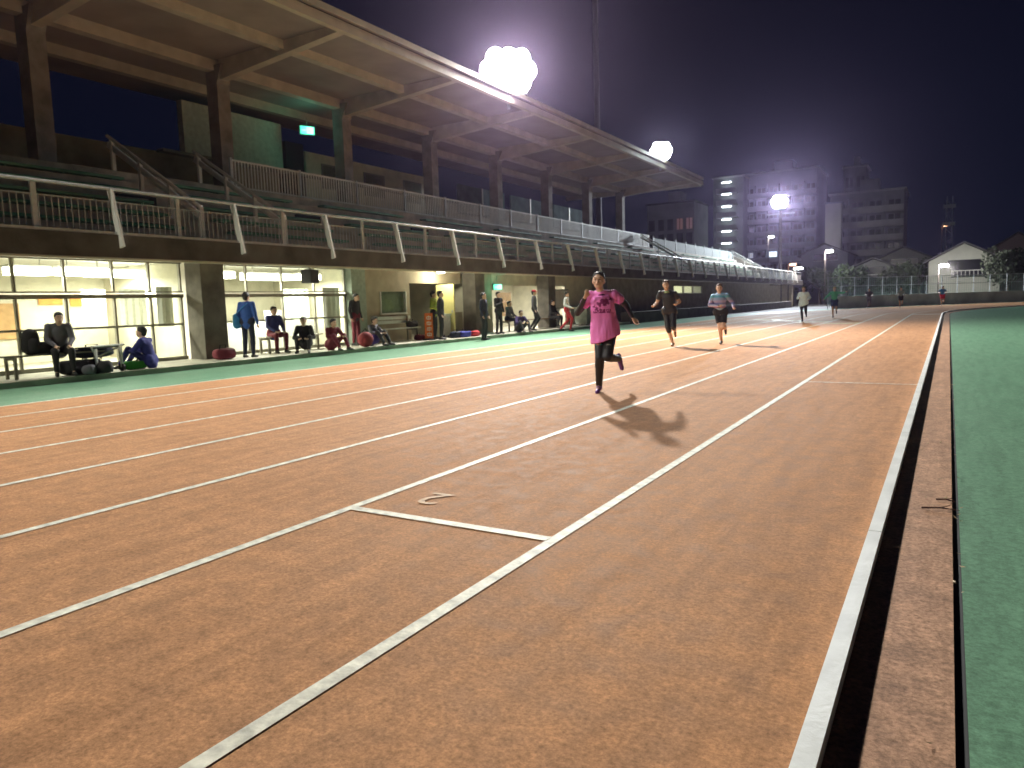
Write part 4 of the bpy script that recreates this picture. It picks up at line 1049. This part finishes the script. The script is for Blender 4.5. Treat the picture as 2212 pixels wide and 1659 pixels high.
# ------------------------------------------------------------ town behind
def dirXY(x, Y):    # lateral position seen at photo column x for distance Y
    d = Vector((x-CX, 640-CY, F)); return Y*d.dot(RT)/d.dot(T)
def ZZ(x, y, Y):
    d = Vector((x-CX, y-CY, F)); return H+Y*d.dot(U)/d.dot(T)
M_bl = mat('apartment_wall', (.19,.23,.28), .8, var=.2, scale=.2); M_bl2 = mat('apartment_wall_two', (.20,.22,.21), .8, var=.25, scale=.3)
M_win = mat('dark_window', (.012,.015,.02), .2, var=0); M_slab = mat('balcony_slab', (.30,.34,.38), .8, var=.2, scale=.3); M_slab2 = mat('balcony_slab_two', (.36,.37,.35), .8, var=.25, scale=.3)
def block(name, x0, x1, Y, depth, ztop, zb, storey, nb, wall, slab, lab, balc=True, lit=()):
    t = empty(name, ((x0+x1)/2, Y, 0), 0, lab, 'building')
    w = (x1-x0)/2
    MB().box(-w, w, 0, depth, -.03, ztop).build('wall', wall, t)
    r_ = MB().box(-w-.3, w+.3, -.3, depth+.3, ztop, ztop+.35).build('roof', slab, t)
    MB().box(-w*.2, w*.3, 2, 6, ztop+.35, ztop+2.6).build('roof_house', wall, r_)
    k = 0; z = zb
    winsrc = slsrc = rlsrc = None
    while z+storey < ztop+.3:
        if balc:
            if slsrc is None:
                slsrc = MB().box(-w, w, -1.3, -.003, -.12, .0).build('balcony_slab', slab, t); slsrc.location = (0, 0, z)
                rlsrc = MB().box(-w, w, -1.3, -1.22, .001, 1.0).build('balcony_front', slab, t); rlsrc.location = (0, 0, z)
            else: piece(slsrc, t, (0, 0, z)); piece(rlsrc, t, (0, 0, z))
        for j in range(nb):
            x = -w+(j+.5)*2*w/nb
            if winsrc is None:
                winsrc = MB().box(-w/nb*.62, w/nb*.62, -.06, -.004, .1, storey*.78).build('window', M_win, t); winsrc.location = (x, 0, z)
                ps = MB().box(-.06, .06, -.10, -.062, .1, storey*.78).build('sash', slab, winsrc)
                o = winsrc
            else:
                o = piece(winsrc, t, (x, 0, z)); q = ps.copy(); col.objects.link(q); q.parent = o
            if (k, j) in lit:
                o.data = o.data.copy(); o.data.materials[0] = lit[(k, j)]
        k += 1; z += storey
    if balc:
        for j in range(nb+1):
            x = -w+j*2*w/nb
            MB().box(x-.09, x+.09, -1.2, -.004, zb+.003, z).build('party_fin', wall, t) if 0 < j < nb else None
    return t
warm = em('lit_warm', (1.0, .25, .12), .05); cool = em('lit_cool', (.75, .9, 1.0), 1.6); dimw = em('lit_dim', (.7, .75, .9), .35)
YA_ = 168
block('apartment_block', dirXY(1606, YA_), dirXY(1762, YA_), YA_, 14, ZZ(1680, 372, YA_), 3.2, 2.75, 6, M_bl, M_slab, 'wide bluish apartment block with balconies behind the far floodlight', lit={(2, 2): cool, (2,0): dimw, (8,5): dimw})
# stair tower with the ladder of landing lamps
YS = 160; xs_ = dirXY(1567, YS)
stt = empty('stair_tower', (xs_-.2, YS+1.4, 0), 0, 'dark stair tower with a vertical ladder of six bright landing lamps', 'building')
MB().box(-3.2, 3.2, 1.6, 8, -.03, ZZ(1567, 380, YS)).build('wall', M_bl2, stt)
MB().box(-3.4, 3.4, 1.2, 8.2, ZZ(1567, 380, YS), ZZ(1567, 380, YS)+.3).build('roof', M_slab2, stt)
for i, y in enumerate((392, 418, 445, 473, 499, 525)):
    z = ZZ(1567, y, YS)
    MB().box(-2.2, 2.2, -.2, 1.597, z-2.3, z-2.15).build('landing', M_slab2, stt)
    MB().box(-2.2, 2.2, -.2, -.12, z-2.148, z-1.2).build('landing_front', M_slab2, stt)
    l_ = MB().box(-.95, .95, .0, .3, z-.08, z+.12).build('landing_lamp', em('landing_glow', (.85, .95, 1.0), 9), stt)
block('apartment_block', dirXY(1790, 150), dirXY(1948, 150), 150, 12, ZZ(1850, 418, 150), 5.6, 2.55, 4, M_bl2, M_slab2, 'grey apartment block with dark recessed balconies right of the far floodlight')
tw_ = empty('side_tower', (dirXY(1797, 147), 147, 0), 0, 'pale vertical stair shaft at the left edge of the grey apartment block', 'building')
MB().box(-1.35, 1.35, 0, 2.6, -.03, ZZ(1797, 440, 147)).build('shaft_wall', mat('pale_shaft', (.55,.56,.56), .8, var=.1, scale=.5), tw_)
MB().box(-1.5, 1.5, -.15, 2.8, ZZ(1797, 440, 147), ZZ(1797, 440, 147)+.25).build('roof', M_slab, tw_)
block('roof_tower', dirXY(1818, 185), dirXY(1866, 185), 185, 8, ZZ(1845, 362, 185), 4, 3.0, 2, M_bl2, M_slab2, 'narrow dim tower rising behind the grey apartment block', balc=False)
block('low_block', dirXY(1400, 150), dirXY(1500, 150), 150, 10, ZZ(1450, 440, 150), 3.4, 3.0, 5, M_bl2, M_win, 'dim block with two red lit windows behind the roof tip', balc=False, lit={(4,3): warm, (4,4): warm, (1,0): dimw, (2,0): cool})
# houses
M_roof = mat('roof_tile', (.10,.10,.11), .7, var=.25, scale=1.0)
def house(x0, x1, Y, depth, ze, zr, wall, lab, name='house', floor=0, porch=False, dark=True, rm=M_roof):
    t = empty(name, ((x0+x1)/2, Y, 0), 0, lab, 'house'); w = (x1-x0)/2
    m = MB(); m.rings([[(-w, 0, -.03), (w, 0, -.03), (w, 0, ze), (0, 0, zr), (-w, 0, ze)], [(-w, depth, -.03), (w, depth, -.03), (w, depth, ze), (0, depth, zr), (-w, depth, ze)]]); m.build('wall', wall, t)
    r_ = MB()
    for s in (-1, 1):
        r_ = MB().beam((0, -.6, zr+.14), (s*(w+.6), -.6, ze-.6*(zr-ze)/w+.14), .12, .12)
        k = MB(); a, b = (0, zr+.10), (s*(w+.6), ze-.6*(zr-ze)/w+.10)
        k.rings([[(a[0], -.7, a[1]), (b[0], -.7, b[1]), (b[0], -.7, b[1]+.16), (a[0], -.7, a[1]+.16)], [(a[0], depth+.5, a[1]), (b[0], depth+.5, b[1]), (b[0], depth+.5, b[1]+.16), (a[0], depth+.5, a[1]+.16)]])
        k.build('roof_slope', rm, t)
    if dark:
        f_ = MB().box(-w*.45, w*.55, -.05, -.004, ze-.9, ze+.05).build('upper_window', M_win, t)
        MB().box(-w*.48, w*.58, -.10, -.052, ze-.98, ze-.9).build('sill', M_white, f_)
    return t
hz = house(dirXY(2004, 104), dirXY(2158, 104), 104, 9, ZZ(2080, 562, 104), ZZ(2080, 526, 104), mat('house_render', (.50,.52,.45), .8, var=.12, scale=.6), 'pale gabled house with a dark upper window at the end of the track')
w_ = (dirXY(2158,104)-dirXY(2004,104))/2
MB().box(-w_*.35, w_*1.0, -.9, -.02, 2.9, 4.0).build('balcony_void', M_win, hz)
for k in range(14):
    MB().box(-w_*.3+k*.42, -w_*.3+k*.42+.05, -1.02, -.97, 2.9, 3.55).build('baluster', M_white, hz)
MB().box(-w_*.35, w_*1.0, -1.03, -.96, 3.55, 3.62).build('balcony_rail', M_white, hz)
house(dirXY(1890, 120), dirXY(2010, 120), 120, 8, ZZ(1950, 560, 120), ZZ(1950, 535, 120), mat('house_dark', (.24,.25,.23), .8, var=.2), 'dim house left of the pale gabled house', name='house')
house(dirXY(2130, 128), dirXY(2260, 128), 128, 8, ZZ(2180, 540, 128), ZZ(2180, 505, 128), mat('house_pink', (.28,.22,.22), .8, var=.2), 'dim pinkish house behind the black tree at the right edge', name='house', dark=False)
house(dirXY(1730, 125), dirXY(1830, 125), 125, 8, ZZ(1780, 550, 125), ZZ(1780, 528, 125), mat('house_dark2', (.26,.29,.32), .8, var=.2), 'small dim house between the far floodlight and the grey apartment block', name='house')
house(dirXY(1840, 110), dirXY(1930, 110), 110, 8, ZZ(1880, 578, 110), ZZ(1880, 560, 110), mat('house_dark3', (.17,.18,.17), .8, var=.2), 'low dark house below the grey apartment block', name='house')
# lattice mast
lm = empty('lattice_mast', (dirXY(2045, 150), 150, 0), 0, 'thin lattice mast above the pale gabled house', 'mast')
lt = MB(); zt = ZZ(2045, 425, 150)
for a in (-.5, .5):
    for b in (-.5, .5): lt.beam((a*1.4, b*1.4, -.03), (a*.8, b*.8, zt), .10, .10)
lt.build('leg_frame', M_slab, lm)
lt = MB(); z = 0; s = 1
while z < zt-1.2:
    lt.beam((-.55*s, -.5, z), (.55*s, -.5, z+1.2), .07, .07); lt.beam((-.5, .55*s, z), (-.5, -.55*s, z+1.2), .07, .07); s = -s; z += 1.2
lt.build('bracing', M_slab, lm)
for k in (0, 1): MB().box(-.9, .9, -.7, -.5, zt-2-k*3, zt-1.4-k*3).build('antenna_panel', M_slab, lm)
# trees: trunk, limbs and a crown of many leaf clusters
def tree(x, Y, h, r, lab, colr, nleaf=1500, base=0.0):
    t = empty('tree', (x, Y, base), random.uniform(0, 6), lab, 'tree', 'trees behind the far fence')
    tr = MB(); tr.cyl((0,0,-.03), (0,0,h*.55), .22, .12, n=8)
    for k in range(6):
        a = k*1.05; tr.cyl((0,0,h*(.3+.04*k)), (r*.6*math.cos(a), r*.6*math.sin(a), h*(.55+.05*k)), .09, .04, n=6)
    tr.build('trunk', mat('bark', (.05,.04,.03), .9), t)
    lf = MB(); cl = [(random.uniform(-.6,.6)*r, random.uniform(-.6,.6)*r, h*random.uniform(.45,.9), random.uniform(.3,.55)*r) for _ in range(9)]
    for i in range(nleaf):
        c = random.choice(cl); v = Vector((random.gauss(0,1), random.gauss(0,1), random.gauss(0,1))).normalized()*c[3]*random.uniform(.6,1.05)
        p_ = Vector(c[:3])+v; u_ = Vector((random.gauss(0,1), random.gauss(0,1), random.gauss(0,1))).normalized(); w2 = u_.orthogonal().normalized(); sz = random.uniform(.12,.28)
        b = len(lf.v); lf.v += [tuple(p_-u_*sz), tuple(p_+w2*sz*.5), tuple(p_+u_*sz), tuple(p_-w2*sz*.5)]; lf.f.append((b, b+1, b+2, b+3))
    lf.build('crown', colr, t)
lf1 = mat('leaf_dark', (.035,.06,.03), .6, var=.3, scale=1); lf2 = mat('leaf_grey', (.06,.08,.05), .6, var=.3, scale=1)
for i, (x, Y, h, r, lab) in enumerate((
    (1770, 108, 4.6, 2.6, 'rounded tree left of the low dark house'), (1832, 106, 5.4, 2.8, 'bushy tree below the grey apartment block'),
    (1935, 102, 4.2, 2.4, 'low tree beside the dim house'), (1985, 108, 5.2, 2.2, 'dark tree touching the left eave of the pale gabled house'),
    (2178, 98, 5.2, 3.0, 'black broad tree right of the pale gabled house'), (2226, 100, 5.0, 3.0, 'black tree cut by the right edge of the photo'),
    (1725, 116, 5.0, 2.6, 'tree behind the end of the terrace'))):
    tree(dirXY(x, Y), Y, h, r, lab, lf1 if i % 2 else lf2)
# street lamps and small lights
def street_lamp(x, y, Y, c, lab, s=1.0, w=60):
    z = ZZ(x, y, Y); t = empty('street_lamp', (dirXY(x, Y)-.5, Y, 0), 0, lab, 'street lamp', 'street lamps behind the track')
    MB().cyl((0,0,-.03), (0,0,z+.15), .07, .045, n=8).build('pole', M_concd, t)
    MB().beam((0,0,z+.12), (.5,0,z+.22), .05, .05).build('arm', M_concd, t)
    h = MB().box(.1, .9, -.16, .16, z+.1, z+.22).build('lamp_head', M_house_lamp, t)
    MB().box(.5-.42*s, .5+.42*s, -.15, .15, z-.05*s-.05, z+.097).build('lens', em('street_glow_'+c, dict(white=(.95,1,1), orange=(1,.42,.2), warm=(1,.85,.75))[c], 14 if c != 'orange' else 3), h)
    ld = bpy.data.lights.new('glow', 'POINT'); ld.energy = w*6; ld.shadow_soft_size = .15; ld.color = (1, .95, .9) if c != 'orange' else (1, .5, .3)
    lo = bpy.data.objects.new('glow', ld); col.objects.link(lo); lo.parent = t; lo.location = (.5, -.3, z-.3)
street_lamp(1790, 543, 100, 'warm', 'white street lamp left of the low dark house', 1.0, 260)
street_lamp(2037, 574, 96, 'white', 'bright street lamp before the pale gabled house', 1.15, 200)
street_lamp(1712, 572, 92, 'orange', 'small orange street lamp beyond the terrace end', .8, 15)
street_lamp(1724, 580, 90, 'white', 'low white lamp directly under the orange one', 1.1, 30)
street_lamp(2037, 488, 150, 'orange', 'tiny red lamp beside the lattice mast', .7, 8)
street_lamp(1665, 512, 140, 'white', 'white lamp below the far floodlight', 1.1, 180)
street_lamp(1925, 585, 128, 'white', 'small added lamp that brightens the grey apartment block', .4, 420)  # added only to throw light on the apartment walls
# ------------------------------------------------------------ violet haze added to imitate lens glow round the floodlights
hz_ = MB().box(-70, 62, -20, 200, -1.0, 47.0).build('haze', MATS['asphalt'], None)
hm = bpy.data.materials.new('glow_haze'); hm.use_nodes = True
n, l = hm.node_tree.nodes, hm.node_tree.links
for x in list(n): n.remove(x)
o = n.new('ShaderNodeOutputMaterial'); v = n.new('ShaderNodeVolumePrincipled'); v.inputs['Density'].default_value = HAZE_DENSITY; v.inputs['Color'].default_value = (.76, .60, 1.0, 1); v.inputs['Anisotropy'].default_value = 0.89
l.new(v.outputs[0], o.inputs['Volume']); hz_.data.materials.clear(); hz_.data.materials.append(hm); hz_['kind'] = 'stuff'
